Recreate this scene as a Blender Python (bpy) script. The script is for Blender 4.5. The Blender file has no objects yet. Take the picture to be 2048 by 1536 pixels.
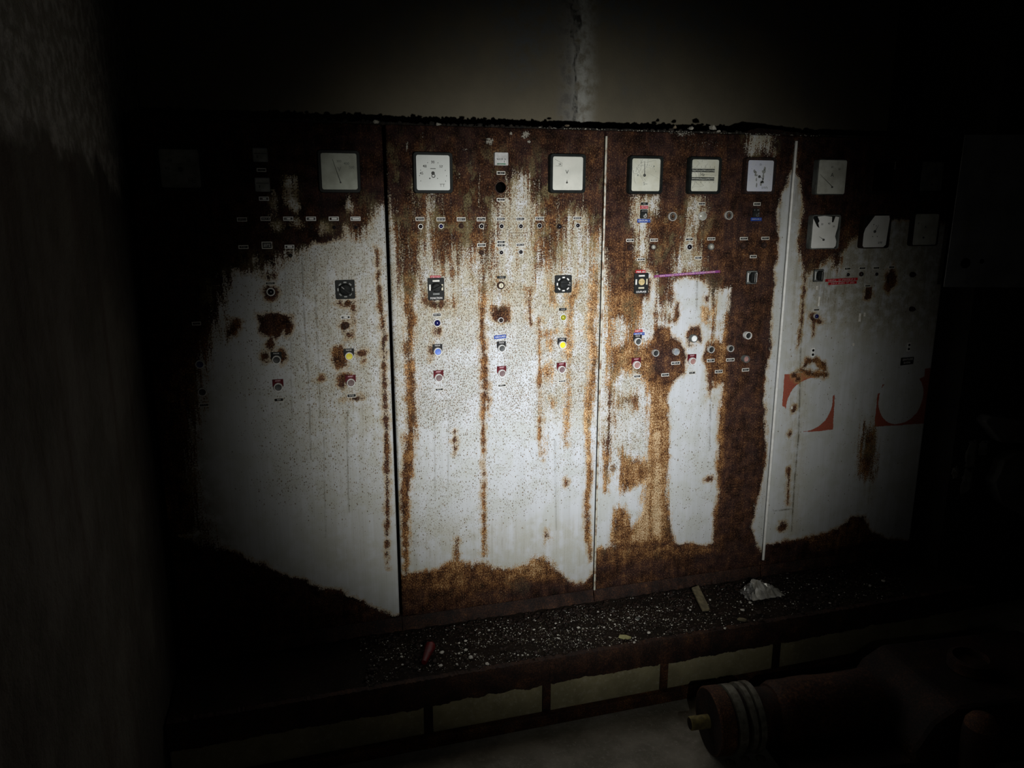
import bpy, bmesh, math, random
import numpy as np
from mathutils import Vector, Matrix

scene = bpy.context.scene
C = scene.collection
random.seed(7)
RNG = np.random.default_rng(11)

# ------------------------------------------------------------------ camera
YAW, PITCH, FPX = math.radians(16.24), math.radians(13.05), 1540.0
CAM = np.array([0.0, -2.75, 1.90])
FWD = np.array([math.sin(YAW)*math.cos(PITCH), math.cos(YAW)*math.cos(PITCH), -math.sin(PITCH)])
RIGHT = np.array([math.cos(YAW), -math.sin(YAW), 0.0])
UP = np.cross(RIGHT, FWD)
cam_data = bpy.data.cameras.new('camera')
cam_data.sensor_fit = 'HORIZONTAL'
cam_data.sensor_width = 36.0
cam_data.lens = 36.0*FPX/2048.0
cam_data.clip_start = 0.02
cam = bpy.data.objects.new('camera', cam_data)
C.objects.link(cam)
cam.matrix_world = Matrix(((RIGHT[0], UP[0], -FWD[0], CAM[0]),
                           (RIGHT[1], UP[1], -FWD[1], CAM[1]),
                           (RIGHT[2], UP[2], -FWD[2], CAM[2]), (0, 0, 0, 1)))
scene.camera = cam
scene.cycles.max_bounces = 4
scene.cycles.diffuse_bounces = 2
scene.cycles.glossy_bounces = 2

# ------------------------------------------------------------------ world, torch, exposure
world = bpy.data.worlds.new('world')
scene.world = world
world.use_nodes = True
world.node_tree.nodes['Background'].inputs[0].default_value = (0.8, 0.9, 1.0, 1)
world.node_tree.nodes['Background'].inputs[1].default_value = 0.0003
vs = scene.view_settings
scene.display_settings.display_device = 'sRGB'
vs.view_transform = 'Standard'
vs.look = 'None'
vs.exposure = 0.0
vs.gamma = 1.0
vs.use_curve_mapping = False

def raydir(px, py):
    px = np.asarray(px, float); py = np.asarray(py, float)
    return FWD*FPX + RIGHT*(px-1024.0)[..., None] + UP*(768.0-py)[..., None]

def P(px, py, y=0.0):
    """point of the photograph carried onto the vertical plane at depth y -> (x, z)"""
    d = raydir(px, py); t = (y-CAM[1])/d[..., 1]
    return CAM[0]+d[..., 0]*t, CAM[2]+d[..., 2]*t

def G(px, py, z=0.0):
    """the same on the horizontal plane at height z -> (x, y)"""
    d = raydir(px, py); t = (z-CAM[2])/d[..., 2]
    return CAM[0]+d[..., 0]*t, CAM[1]+d[..., 1]*t

# hand torch held to the right of and below the lens: hot centre, soft skirt, faint spill
TORCH = CAM + RIGHT*0.45 - UP*0.18
ax, az = P(1160, 742)
TAIM = np.array([float(ax), 0.0, float(az)])
TORCH_POWER = 560.0
ld = bpy.data.lights.new('torch_light', 'SPOT')
ld.energy = TORCH_POWER
ld.spot_size = math.radians(150)
ld.spot_blend = 0.15
ld.shadow_soft_size = 0.012
ld.use_nodes = True
nt = ld.node_tree
em = nt.nodes['Emission']
tc = nt.nodes.new('ShaderNodeTexCoord')
sx = nt.nodes.new('ShaderNodeSeparateXYZ')
nt.links.new(tc.outputs['Normal'], sx.inputs[0])
ab = nt.nodes.new('ShaderNodeMath'); ab.operation = 'ABSOLUTE'
nt.links.new(sx.outputs[2], ab.inputs[0])
ac = nt.nodes.new('ShaderNodeMath'); ac.operation = 'ARCCOSINE'
nt.links.new(ab.outputs[0], ac.inputs[0])
dv = nt.nodes.new('ShaderNodeMath'); dv.operation = 'DIVIDE'
nt.links.new(ac.outputs[0], dv.inputs[0]); dv.inputs[1].default_value = math.radians(60)
fc = nt.nodes.new('ShaderNodeFloatCurve')
cur = fc.mapping.curves[0]
def beam(th):
    core = math.exp(-0.00243*th*th - 6.25e-6*th**4)
    return core*(1-.5*max(0, min(1, (th-20)/7))) + 0.0036*max(0.0, 1-(th/64.0))
pts = [0, 3, 6, 9, 12, 14, 16, 18, 20, 22, 24, 26, 28, 31, 35, 42, 50, 60]
while len(cur.points) < len(pts):
    cur.points.new(0.5, 0.5)
for p, th in zip(cur.points, pts):
    p.location = (th/60.0, min(1.0, beam(th)/beam(0)))
    p.handle_type = 'AUTO_CLAMPED'
fc.mapping.update()
nt.links.new(dv.outputs[0], fc.inputs['Value'])
nt.links.new(fc.outputs[0], em.inputs['Strength'])
cr = nt.nodes.new('ShaderNodeValToRGB')
cr.color_ramp.elements[0].position = 0.12; cr.color_ramp.elements[0].color = (0.95, 0.975, 1.0, 1)
cr.color_ramp.elements[1].position = 0.36; cr.color_ramp.elements[1].color = (1.0, 0.99, 0.91, 1)
nt.links.new(dv.outputs[0], cr.inputs[0])
nt.links.new(cr.outputs[0], em.inputs['Color'])
torch = bpy.data.objects.new('torch_light', ld)
C.objects.link(torch)
torch.location = TORCH
torch.rotation_euler = Vector(TAIM-TORCH).to_track_quat('-Z', 'Y').to_euler()

# ------------------------------------------------------------------ helpers
def setp(o, label=None, cat=None, group=None, kind=None):
    if label: o['label'] = label
    if cat: o['category'] = cat
    if group: o['group'] = group
    if kind: o['kind'] = kind
    return o

def empty(name, loc, label=None, cat=None, group=None, rot=None):
    o = bpy.data.objects.new(name, None); C.objects.link(o)
    o.empty_display_size = 0.05
    o.location = loc
    if rot: o.rotation_euler = rot
    return setp(o, label, cat, group)

class MB:
    def __init__(s): s.v = []; s.f = []
    def add(s, v, f):
        b = len(s.v); s.v += [tuple(p) for p in v]; s.f += [tuple(b+i for i in q) for q in f]; return s
    def box(s, cx, cy, cz, sx, sy, sz, skip=()):
        x, y, z = sx/2, sy/2, sz/2
        v = [(cx+a*x, cy+b*y, cz+c*z) for a in (-1, 1) for b in (-1, 1) for c in (-1, 1)]
        f = {'l': (0, 1, 3, 2), 'r': (4, 6, 7, 5), 'f': (0, 4, 5, 1), 'k': (2, 3, 7, 6), 'b': (0, 2, 6, 4), 't': (1, 5, 7, 3)}
        return s.add(v, [q for k, q in f.items() if k not in skip])
    def prism(s, poly, y0, y1):
        """outline (x,z), front face at y0 (towards the viewer, smaller), back at y1"""
        n = len(poly)
        v = [(x, y0, z) for x, z in poly]+[(x, y1, z) for x, z in poly]
        f = [tuple(range(n)), tuple(range(2*n-1, n-1, -1))]
        f += [(i, i+n, (i+1) % n+n, (i+1) % n) for i in range(n)]
        return s.add(v, f)
    def ring(s, po, pi, y0, y1, chamfer=0.0):
        n = len(po)
        cxy = [((a[0]+b[0])/2, (a[1]+b[1])/2) for a, b in zip(po, pi)]
        v = [(x, y1, z) for x, z in po]+[(x, y0+chamfer, z) for x, z in po]
        v += [(o[0]*.7+c[0]*.3, y0, o[1]*.7+c[1]*.3) for o, c in zip(po, cxy)]
        v += [(x, y0, z) for x, z in pi]+[(x, y1, z) for x, z in pi]
        f = []
        for k in range(4):
            for i in range(n):
                j = (i+1) % n
                f.append((k*n+i, (k+1)*n+i, (k+1)*n+j, k*n+j)[::-1])
        return s.add(v, f)
    def lathe(s, prof, n=20, ox=0, oy=0, oz=0, axis='y', cap=True):
        v = []; f = []
        for r, h in prof:
            for i in range(n):
                a = 2*math.pi*i/n
                c, d = r*math.cos(a), r*math.sin(a)
                v.append((ox+c, oy+h, oz+d) if axis == 'y' else (ox+h, oy+c, oz+d) if axis == 'x' else (ox+c, oy+d, oz+h))
        m = len(prof)
        for k in range(m-1):
            for i in range(n):
                j = (i+1) % n
                f.append((k*n+i, k*n+j, (k+1)*n+j, (k+1)*n+i))
        if cap:
            f.append(tuple(range(n))[::-1]); f.append(tuple((m-1)*n+i for i in range(n)))
        return s.add(v, f)
    def tube(s, path, r, n=8):
        path = [Vector(p) for p in path]; rs = r if isinstance(r, (list, tuple)) else [r]*len(path)
        v = []; f = []
        for k, p in enumerate(path):
            t = (path[min(k+1, len(path)-1)]-path[max(k-1, 0)]).normalized()
            u = t.orthogonal().normalized(); w = t.cross(u)
            if k == 0: u0 = u
            else:
                u = (u0-t*u0.dot(t)).normalized(); u0 = u; w = t.cross(u)
            for i in range(n):
                a = 2*math.pi*i/n
                v.append(p+(u*math.cos(a)+w*math.sin(a))*rs[k])
        for k in range(len(path)-1):
            for i in range(n):
                j = (i+1) % n
                f.append((k*n+i, k*n+j, (k+1)*n+j, (k+1)*n+i))
        f.append(tuple(range(n))[::-1]); f.append(tuple((len(path)-1)*n+i for i in range(n)))
        return s.add(v, f)
    def rock(s, c, r, seed, squash=0.6, n=1):
        rr = random.Random(seed)
        t = (1+5**.5)/2
        vv = [(-1, t, 0), (1, t, 0), (-1, -t, 0), (1, -t, 0), (0, -1, t), (0, 1, t), (0, -1, -t), (0, 1, -t), (t, 0, -1), (t, 0, 1), (-t, 0, -1), (-t, 0, 1)]
        ff = [(0, 11, 5), (0, 5, 1), (0, 1, 7), (0, 7, 10), (0, 10, 11), (1, 5, 9), (5, 11, 4), (11, 10, 2), (10, 7, 6), (7, 1, 8), (3, 9, 4), (3, 4, 2), (3, 2, 6), (3, 6, 8), (3, 8, 9), (4, 9, 5), (2, 4, 11), (6, 2, 10), (8, 6, 7), (9, 8, 1)]
        sx_, sy_, sz_ = rr.uniform(.75, 1.3), rr.uniform(.75, 1.3), squash*rr.uniform(.8, 1.2)
        a = rr.uniform(0, 6.28)
        o = []
        for x, y, z in vv:
            k = r/1.9*rr.uniform(.7, 1.2)
            x, y, z = x*k*sx_, y*k*sy_, z*k*sz_
            o.append((c[0]+x*math.cos(a)-y*math.sin(a), c[1]+x*math.sin(a)+y*math.cos(a), c[2]+z))
        return s.add(o, ff)
    def mesh(s, name):
        me = bpy.data.meshes.new(name)
        me.from_pydata(s.v, [], s.f); me.update()
        return me
    def build(s, name, mat, parent=None, loc=(0, 0, 0), smooth=False, rot=None, bevel=0):
        return link(name, s.mesh(name), mat, parent, loc, smooth, rot, bevel)

def link(name, me, mat, parent=None, loc=(0, 0, 0), smooth=False, rot=None, bevel=0):
    o = bpy.data.objects.new(name, me)
    C.objects.link(o)
    if mat is not None and not me.materials: me.materials.append(mat)
    o.location = loc
    if rot: o.rotation_euler = rot
    if parent is not None: o.parent = parent
    if smooth:
        me.polygons.foreach_set('use_smooth', [True]*len(me.polygons))
        try: me.set_sharp_from_angle(angle=math.radians(40))
        except Exception: pass
    if bevel:
        m = o.modifiers.new('bevel', 'BEVEL'); m.width = bevel; m.segments = 2; m.limit_method = 'ANGLE'
    return o

def rrect(w, h, r, n=4, cx=0, cz=0):
    p = []
    for sx_, sz_, a0 in ((1, -1, -90), (1, 1, 0), (-1, 1, 90), (-1, -1, 180)):
        for k in range(n+1):
            a = math.radians(a0+90*k/n)
            p.append((cx+sx_*(w/2-r)+r*math.cos(a), cz+sz_*(h/2-r)+r*math.sin(a)))
    return p

def circ(r, n=20, cx=0, cz=0):
    return [(cx+r*math.cos(2*math.pi*i/n), cz+r*math.sin(2*math.pi*i/n)) for i in range(n)]

_tc = {}
def text_geo(s, size, bold=0.0):
    k = (s, size, bold)
    if k not in _tc:
        cu = bpy.data.curves.new('lettering', 'FONT')
        cu.body = s; cu.size = size; cu.align_x = 'CENTER'; cu.align_y = 'CENTER'; cu.resolution_u = 2
        cu.offset = bold
        o = bpy.data.objects.new('lettering', cu); C.objects.link(o)
        bpy.context.view_layer.update()
        me = bpy.data.meshes.new_from_object(o.evaluated_get(bpy.context.evaluated_depsgraph_get()))
        v = [tuple(q.co) for q in me.vertices]; f = [tuple(q.vertices) for q in me.polygons]
        bpy.data.objects.remove(o); bpy.data.curves.remove(cu); bpy.data.meshes.remove(me)
        _tc[k] = (v, f)
    return _tc[k]

def put_text(mb, s, cx, y, cz, size, bold=0.0, width=None, skew=0.0):
    v, f = text_geo(s, size, bold)
    if not v: return
    xs_ = [q[0] for q in v]; w = max(xs_)-min(xs_) or 1
    k = (width/w) if width else 1.0
    mb.add([(cx+q[0]*k, y, cz+q[1]+skew*q[0]*k) for q in v], f)

def strokes(mb, cx, y, cz, w, h, n, seed, skew=0.0):
    """worn-down lettering nobody can read any more: short upright and level strokes"""
    rr = random.Random(seed)
    step = w/n
    for i in range(n):
        if rr.random() < .12: continue
        x = cx-w/2+step*(i+.5); z = cz+skew*(x-cx)
        t = step*.22
        for kind in rr.sample(['l', 'r', 't', 'm', 'b'], rr.choice((2, 3, 3))):
            if kind in 'lr':
                xx = x+(-.28 if kind == 'l' else .28)*step
                mb.add([(xx-t/2, y, z-h/2), (xx+t/2, y, z-h/2), (xx+t/2, y, z+h/2), (xx-t/2, y, z+h/2)], [(0, 1, 2, 3)])
            else:
                zz = z+{'t': .42, 'm': 0, 'b': -.42}[kind]*h
                mb.add([(x-.36*step, y, zz-h*.09), (x+.36*step, y, zz-h*.09), (x+.36*step, y, zz+h*.09), (x-.36*step, y, zz+h*.09)], [(0, 1, 2, 3)])

# ------------------------------------------------------------------ material helpers
class NB:
    def __init__(s, name):
        s.m = bpy.data.materials.new(name); s.m.use_nodes = True
        s.t = s.m.node_tree; s.b = s.t.nodes['Principled BSDF']; s.out = s.t.nodes['Material Output']
    def n(s, kind): return s.t.nodes.new(kind)
    def put(s, sock, val):
        if hasattr(val, 'is_output') or isinstance(val, bpy.types.NodeSocket): s.t.links.new(val, sock)
        else: sock.default_value = val
    def math(s, op, a, b=0.0, c=0.0, clamp=False):
        q = s.n('ShaderNodeMath'); q.operation = op; q.use_clamp = clamp
        s.put(q.inputs[0], a); s.put(q.inputs[1], b)
        if op in ('MULTIPLY_ADD',): s.put(q.inputs[2], c)
        return q.outputs[0]
    def ss(s, v, lo, hi, t0=0.0, t1=1.0, lin=False):
        q = s.n('ShaderNodeMapRange'); q.interpolation_type = 'LINEAR' if lin else 'SMOOTHSTEP'
        s.put(q.inputs[0], v); s.put(q.inputs[1], lo); s.put(q.inputs[2], hi); s.put(q.inputs[3], t0); s.put(q.inputs[4], t1)
        return q.outputs[0]
    def pos(s, sc=(1, 1, 1), off=(0, 0, 0)):
        g = s.n('ShaderNodeNewGeometry'); q = s.n('ShaderNodeMapping')
        s.t.links.new(g.outputs['Position'], q.inputs[0]); q.inputs['Scale'].default_value = sc; q.inputs['Location'].default_value = off
        return q.outputs[0]
    def obj(s, sc=(1, 1, 1)):
        g = s.n('ShaderNodeTexCoord'); q = s.n('ShaderNodeMapping')
        s.t.links.new(g.outputs['Object'], q.inputs[0]); q.inputs['Scale'].default_value = sc
        return q.outputs[0]
    def p2(s, sx=1.0, sz=1.0, ox=0.0, oz=0.0):
        if not hasattr(s, '_sep'):
            g = s.n('ShaderNodeNewGeometry'); s._sep = s.n('ShaderNodeSeparateXYZ'); s.t.links.new(g.outputs['Position'], s._sep.inputs[0])
        c = s.n('ShaderNodeCombineXYZ')
        s.put(c.inputs[0], s.math('MULTIPLY_ADD', s._sep.outputs[0], sx, ox)); s.put(c.inputs[1], s.math('MULTIPLY_ADD', s._sep.outputs[2], sz, oz))
        return c.outputs[0]
    def noise(s, vec, scale, detail=3.0, rough=0.55, dist=0.0, dims='3D'):
        q = s.n('ShaderNodeTexNoise'); q.noise_dimensions = getattr(s, 'dims', dims); s.put(q.inputs['Vector'], vec)
        q.inputs['Scale'].default_value = scale; q.inputs['Detail'].default_value = detail
        q.inputs['Roughness'].default_value = rough; q.inputs['Distortion'].default_value = dist
        return q.outputs[0]
    def voro(s, vec, scale):
        q = s.n('ShaderNodeTexVoronoi'); q.voronoi_dimensions = getattr(s, 'dims', '3D'); s.put(q.inputs['Vector'], vec); q.inputs['Scale'].default_value = scale
        return q.outputs['Distance'], q.outputs['Color']
    def attr(s, name):
        q = s.n('ShaderNodeAttribute'); q.attribute_name = name
        return q.outputs['Fac']
    def mix(s, f, a, b, mode='MIX'):
        q = s.n('ShaderNodeMix'); q.data_type = 'RGBA'; q.blend_type = mode
        s.put(q.inputs[0], f)
        for k, v in ((6, a), (7, b)):
            if isinstance(v, tuple): v = (*v[:3], 1.0)
            s.put(q.inputs[k], v)
        return q.outputs[2]
    def ramp(s, f, stops):
        q = s.n('ShaderNodeValToRGB'); e = q.color_ramp.elements
        while len(e) < len(stops): e.new(0.5)
        for k, (p, c) in zip(e, stops): k.position = p; k.color = (*c[:3], 1)
        s.put(q.inputs[0], f)
        return q.outputs[0]
    def bump(s, h, strength=0.5, dist=0.001):
        q = s.n('ShaderNodeBump'); q.inputs['Strength'].default_value = strength; q.inputs['Distance'].default_value = dist
        s.put(q.inputs['Height'], h)
        s.t.links.new(q.outputs[0], s.b.inputs['Normal'])
    def done(s, col=None, rough=None, metal=None, spec=None):
        for k, v in (('Base Color', col), ('Roughness', rough), ('Metallic', metal), ('Specular IOR Level', spec)):
            if v is None: continue
            if isinstance(v, tuple): v = (*v[:3], 1.0)
            s.put(s.b.inputs[k], v)
        return s.m

def simple(name, c1, c2=None, scale=60.0, rough=0.5, metal=0.0, bump=0.0, bd=0.001, spec=0.5, detail=4.0, lo=.35, hi=.65):
    k = NB(name)
    c2 = c2 or tuple(x*.7 for x in c1)
    v = k.obj()
    f = k.ss(k.noise(v, scale, detail), lo, hi)
    if bump: k.bump(k.noise(v, scale*2.5, 4), bump, bd)
    return k.done(k.mix(f, c1, c2), rough, metal, spec)

RUST_STOPS = [(0.0, (.007, .0035, .003)), (.22, (.028, .0115, .0075)), (.40, (.070, .029, .015)), (.56, (.15, .062, .024)),
              (.74, (.36, .17, .058)), (.90, (.60, .36, .145)), (1.0, (.78, .60, .38))]

def rust_material(name, tone=.3, scale=1.0, rough=.7, bump=.8):
    k = NB(name)
    v = k.pos()
    big = k.noise(v, 14*scale, 5); gr = k.noise(v, 190*scale, 4, .7)
    idx = k.math('MULTIPLY_ADD', k.math('SUBTRACT', gr, .5), 1.3, tone)
    idx = k.math('MULTIPLY_ADD', k.math('SUBTRACT', big, .5), .9, idx)
    k.bump(k.math('ADD', gr, big), bump, .003)
    return k.done(k.ramp(idx, RUST_STOPS), rough, 0.0, .4)

# ---- the sheet steel of the cabinet fronts: grey paint, speckles, streaks, rust where the 'rust' field says so
def panel_material():
    k = NB('painted_rusting_steel')
    k.dims = '2D'; v = k.p2()
    sd = k.attr('rust'); mott = k.attr('mott'); tone = k.attr('tone'); dens = k.attr('speck')
    stain = k.attr('stain'); red = k.attr('redpaint'); dirt_shade = k.attr('dirt_shade'); pale = k.attr('pale')
    n1 = k.noise(v, 26, 4); n2 = k.noise(v, 190, 3, .65); n3 = k.noise(k.p2(70, 5), 1.0, 3)
    gr = k.noise(k.p2(1, .6, 11, 3), 260, 3, .8); big = k.noise(v, 9, 2)
    # rust edge
    e = k.math('MULTIPLY_ADD', k.math('SUBTRACT', n1, .5), .026, sd)
    amp = k.math('MULTIPLY_ADD', mott, .085, .030)
    e = k.math('MULTIPLY_ADD', k.math('SUBTRACT', n2, .5), amp, e)
    amp3 = k.math('MULTIPLY_ADD', mott, .085, .014)
    e = k.math('MULTIPLY_ADD', k.math('SUBTRACT', n3, .5), amp3, e)
    mask = k.ss(e, -.0022, .0022)
    halo = k.ss(e, -.016, .002)
    # speckles (two sizes), slightly drawn out downwards
    def dots(scale, amount, rmax, off):
        d, c = k.voro(k.p2(1, .72, off[0], off[2]), scale)
        sp = k.n('ShaderNodeSeparateColor'); k.put(sp.inputs[0], c)
        keep = k.math('LESS_THAN', sp.outputs[0], k.math('MULTIPLY', amount, k.ss(big, .3, .65, .55, 1.25)))
        r = k.math('MULTIPLY_ADD', sp.outputs[1], rmax*.7, rmax*.3)
        w = k.math('SUBTRACT', k.math('ADD', d, k.math('MULTIPLY', k.math('SUBTRACT', n2, .5), .35)), r)
        return k.math('MULTIPLY', keep, k.ss(w, .05, -.05)), k.math('MULTIPLY', keep, k.ss(w, .32, -.05)), sp.outputs[2]
    d1, h1, c1 = dots(140, k.math('MULTIPLY', dens, 1.05), .30, (0, 0, 0))
    d2, h2, c2 = dots(290, k.math('MULTIPLY', dens, 1.1), .36, (3.1, 1.7, .4))
    dot = k.math('MAXIMUM', d1, d2)
    hal = k.math('MULTIPLY', k.math('MAXIMUM', h1, k.math('MULTIPLY', h2, .8)), k.math('MULTIPLY_ADD', stain, .5, .28))
    # paint
    st = k.noise(k.p2(34, 2.2, 0, 3), 1.0, 3)
    st2 = k.noise(k.p2(150, 3.5, 5, 0), 1.0, 2)
    paint = k.mix(k.ss(st, .3, .7), (.575, .59, .61), (.53, .545, .555))
    paint = k.mix(k.math('MULTIPLY', k.ss(k.math('ADD', big, k.math('MULTIPLY', n1, .5)), .62, .95), .5), paint, (.46, .47, .42))
    paint = k.mix(k.math('MULTIPLY', k.ss(st2, .5, .75), .22), paint, (.43, .43, .40))
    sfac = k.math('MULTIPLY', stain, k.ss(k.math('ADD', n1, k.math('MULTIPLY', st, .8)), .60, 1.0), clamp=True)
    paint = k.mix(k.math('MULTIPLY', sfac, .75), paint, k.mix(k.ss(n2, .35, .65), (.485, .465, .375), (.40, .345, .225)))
    drip = k.math('MULTIPLY', k.ss(k.noise(k.p2(190, 2.2, 9, 4), 1.0, 2), .56, .66), k.math('MULTIPLY', stain, k.ss(n1, .40, .62)))
    paint = k.mix(k.math('MULTIPLY', drip, .55, clamp=True), paint, (.17, .135, .07))
    redm = k.ss(k.math('MULTIPLY_ADD', k.math('SUBTRACT', n2, .5), .005, k.math('MULTIPLY_ADD', k.math('SUBTRACT', n1, .5), .008, red)), -.0008, .0008)
    paint = k.mix(redm, paint, k.mix(k.ss(n2, .4, .7), (.36, .085, .052), (.24, .075, .05)))
    dfac = k.math('MULTIPLY', dirt_shade, k.ss(k.math('ADD', n1, k.math('MULTIPLY', n2, .6)), .55, .95, .15, 1.0), clamp=True)  # real drips and painted light falloff share this darkening
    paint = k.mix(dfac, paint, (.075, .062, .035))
    paint = k.mix(k.math('MULTIPLY', hal, .7), paint, (.37, .30, .16))
    paint = k.mix(k.math('MULTIPLY', k.math('SUBTRACT', halo, mask, clamp=True), .8), paint, k.mix(n2, (.50, .36, .15), (.30, .16, .05)))
    paint = k.mix(k.math('MULTIPLY', dot, .88), paint, k.mix(c1, (.075, .062, .040), (.15, .082, .034)))
    # rust
    idx = k.math('MULTIPLY_ADD', k.math('SUBTRACT', gr, .5), k.math('MULTIPLY_ADD', tone, 2.6, .45), tone)
    idx = k.math('MULTIPLY_ADD', k.math('SUBTRACT', n1, .5), .75, idx)
    idx = k.math('MULTIPLY_ADD', k.math('SUBTRACT', n3, .5), .40, idx)
    rust = k.ramp(idx, RUST_STOPS)
    cool = k.math('MULTIPLY', k.ss(k.math('ADD', big, k.math('MULTIPLY', n1, .4)), .55, .85), k.ss(tone, .55, .35))
    rust = k.mix(k.math('MULTIPLY', cool, .45), rust, k.mix(.6, rust, (.062, .036, .040)))
    lich = k.math('MULTIPLY', k.ss(k.noise(k.p2(1, .6, 4, 1), 15, 4, .65), .50, .66), k.math('MULTIPLY', mott, k.ss(n2, .35, .55)))
    rust = k.mix(k.math('MULTIPLY', lich, .8), rust, k.mix(gr, (.10, .075, .03), (.36, .31, .16)))
    rust = k.mix(k.math('MULTIPLY', k.ss(gr, .60, .74), k.ss(tone, .1, .55, .12, .65)), rust, (.60, .42, .23))
    rust = k.mix(k.ss(k.math('MULTIPLY_ADD', k.math('SUBTRACT', n2, .5), 2.4, pale), .55, .75), rust, (.42, .40, .34))
    col = k.mix(mask, paint, rust)
    k.bump(k.math('MULTIPLY', k.ss(sd, -.004, .012), gr), .8, .006)
    ro = k.math('MULTIPLY_ADD', mask, .12, k.math('MULTIPLY_ADD', n2, .15, .42))
    return k.done(col, ro, 0.0, k.math('MULTIPLY_ADD', mask, -.18, .30))

M = {}
M['panel'] = panel_material()
M['rust'] = rust_material('dark_rust', .22)
M['rust_mid'] = rust_material('brown_rust', .34)
M['rust_base'] = rust_material('soaked_rust', .21)
M['rust_rail'] = rust_material('dusty_rust', .42)
M['rust_orange'] = rust_material('orange_rust', .46)
M['rust_black'] = rust_material('blackened_rust', .10, .7)
M['black'] = simple('black_plastic', (.010, .011, .011), (.018, .019, .018), 40, .6, spec=.15)
M['bezel'] = simple('bezel_plastic', (.008, .010, .0095), (.014, .017, .016), 30, .5, spec=.12)
M['bezel_grey'] = simple('clouded_bezel', (.16, .17, .16), (.08, .085, .08), 25, .45)
M['chrome'] = simple('chromed_ring', (.60, .60, .57), (.36, .34, .30), 60, .35, .25)
M['ring'] = simple('pale_ring', (.74, .74, .72), (.52, .50, .46), 50, .35)
M['white'] = simple('white_plastic', (.72, .71, .67), (.55, .53, .47), 60, .5)
M['cream'] = simple('cream_marker', (.62, .58, .44), (.50, .45, .31), 80, .5)
M['tagframe'] = simple('tag_frame', (.66, .64, .58), (.30, .26, .20), 90, .5, lo=.5, hi=.75)
M['dial_white'] = simple('dial_white', (.80, .83, .81), (.74, .77, .75), 18, .5)
M['dial_bright'] = simple('dial_bright', (.93, .93, .91), (.84, .84, .80), 20, .5)
M['dial_blue'] = simple('dial_bluish', (.64, .67, .80), (.68, .70, .76), 14, .5)
M['dial_cream'] = simple('dial_cream', (.88, .85, .77), (.78, .74, .63), 22, .5)
M['dial_pink'] = simple('dial_pinkish', (.88, .84, .80), (.83, .80, .76), 22, .5)
M['dial_grey'] = simple('dial_grimy', (.72, .73, .66), (.54, .54, .47), 20, .55)
M['dial_dim'] = simple('dial_dirty', (.28, .28, .26), (.16, .16, .14), 30, .6)
M['ink'] = simple('dial_ink', (.03, .032, .03), (.09, .09, .085), 200, .6)
M['ink_grey'] = simple('faded_ink', (.22, .23, .22), (.32, .33, .31), 200, .6)
M['lens_black'] = simple('dark_lens', (.008, .008, .012), (.014, .012, .014), 60, .12)
M['lens_blue'] = simple('navy_lens', (.012, .014, .10), (.01, .01, .06), 60, .12)
M['lens_yellow'] = simple('olive_yellow_lens', (.34, .33, .02), (.26, .25, .02), 60, .2)
M['lens_clear'] = simple('cloudy_lens', (.40, .39, .34), (.28, .27, .22), 60, .2)
M['cap_dark'] = simple('charcoal_cap', (.055, .058, .055), (.035, .036, .034), 80, .5)
M['cap_black'] = simple('black_cap', (.012, .013, .012), (.02, .02, .02), 80, .5)
M['cap_mauve'] = simple('faded_maroon_cap', (.17, .105, .105), (.13, .08, .08), 80, .55)
M['cap_pink'] = simple('faded_red_cap', (.36, .20, .18), (.28, .15, .13), 80, .55)
M['cap_blue'] = simple('blue_cap', (.10, .20, .62), (.08, .16, .52), 80, .45)
M['cap_navy'] = simple('navy_cap', (.02, .025, .16), (.02, .02, .10), 80, .45)
M['cap_yellow'] = simple('yellow_cap', (.78, .68, .01), (.68, .58, .01), 80, .45)
M['cap_white'] = simple('white_cap', (.82, .82, .80), (.70, .70, .68), 80, .45)
M['cap_greyblue'] = simple('grey_cap', (.28, .31, .33), (.20, .22, .24), 80, .45)
M['legend_black'] = simple('black_legend', (.011, .011, .012), (.02, .02, .02), 50, .6, spec=.15)
M['legend_red'] = simple('red_legend', (.11, .005, .010), (.075, .004, .008), 60, .6, spec=.15)
M['tape_red'] = simple('red_tape', (.42, .016, .024), (.34, .014, .02), 60, .5, spec=.2)
M['tape_dark_red'] = simple('crimson_tape', (.46, .012, .018), (.34, .01, .014), 60, .4)
M['tape_blue'] = simple('blue_tape', (.012, .06, .34), (.010, .045, .25), 60, .5, spec=.2)
M['tape_purple'] = simple('purple_tape', (.20, .045, .25), (.24, .05, .10), 9, .5, lo=.45, hi=.6)
M['letter'] = simple('white_lettering', (.78, .76, .74), (.62, .60, .58), 200, .6)
M['letter_soft'] = simple('worn_lettering', (.45, .44, .42), (.28, .27, .26), 200, .6)
M['letter_pink'] = simple('pink_lettering', (.78, .55, .58), (.65, .40, .44), 200, .6)
M['void'] = simple('hole_shade', (.002, .002, .002), (.003, .003, .003), 30, .95, spec=0.0)  # near-black colour paints the shade inside holes and sockets
M['brass'] = simple('corroded_brass', (.62, .50, .26), (.40, .30, .12), 90, .5, bump=.4)
M['old_brass'] = simple('mossy_shaft', (.30, .25, .08), (.16, .13, .05), 60, .7, bump=.4)
M['green_label'] = simple('green_label', (.02, .16, .07), (.02, .11, .05), 60, .5)
M['display'] = simple('counter_face', (.60, .60, .60), (.46, .46, .45), 60, .35)
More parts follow.
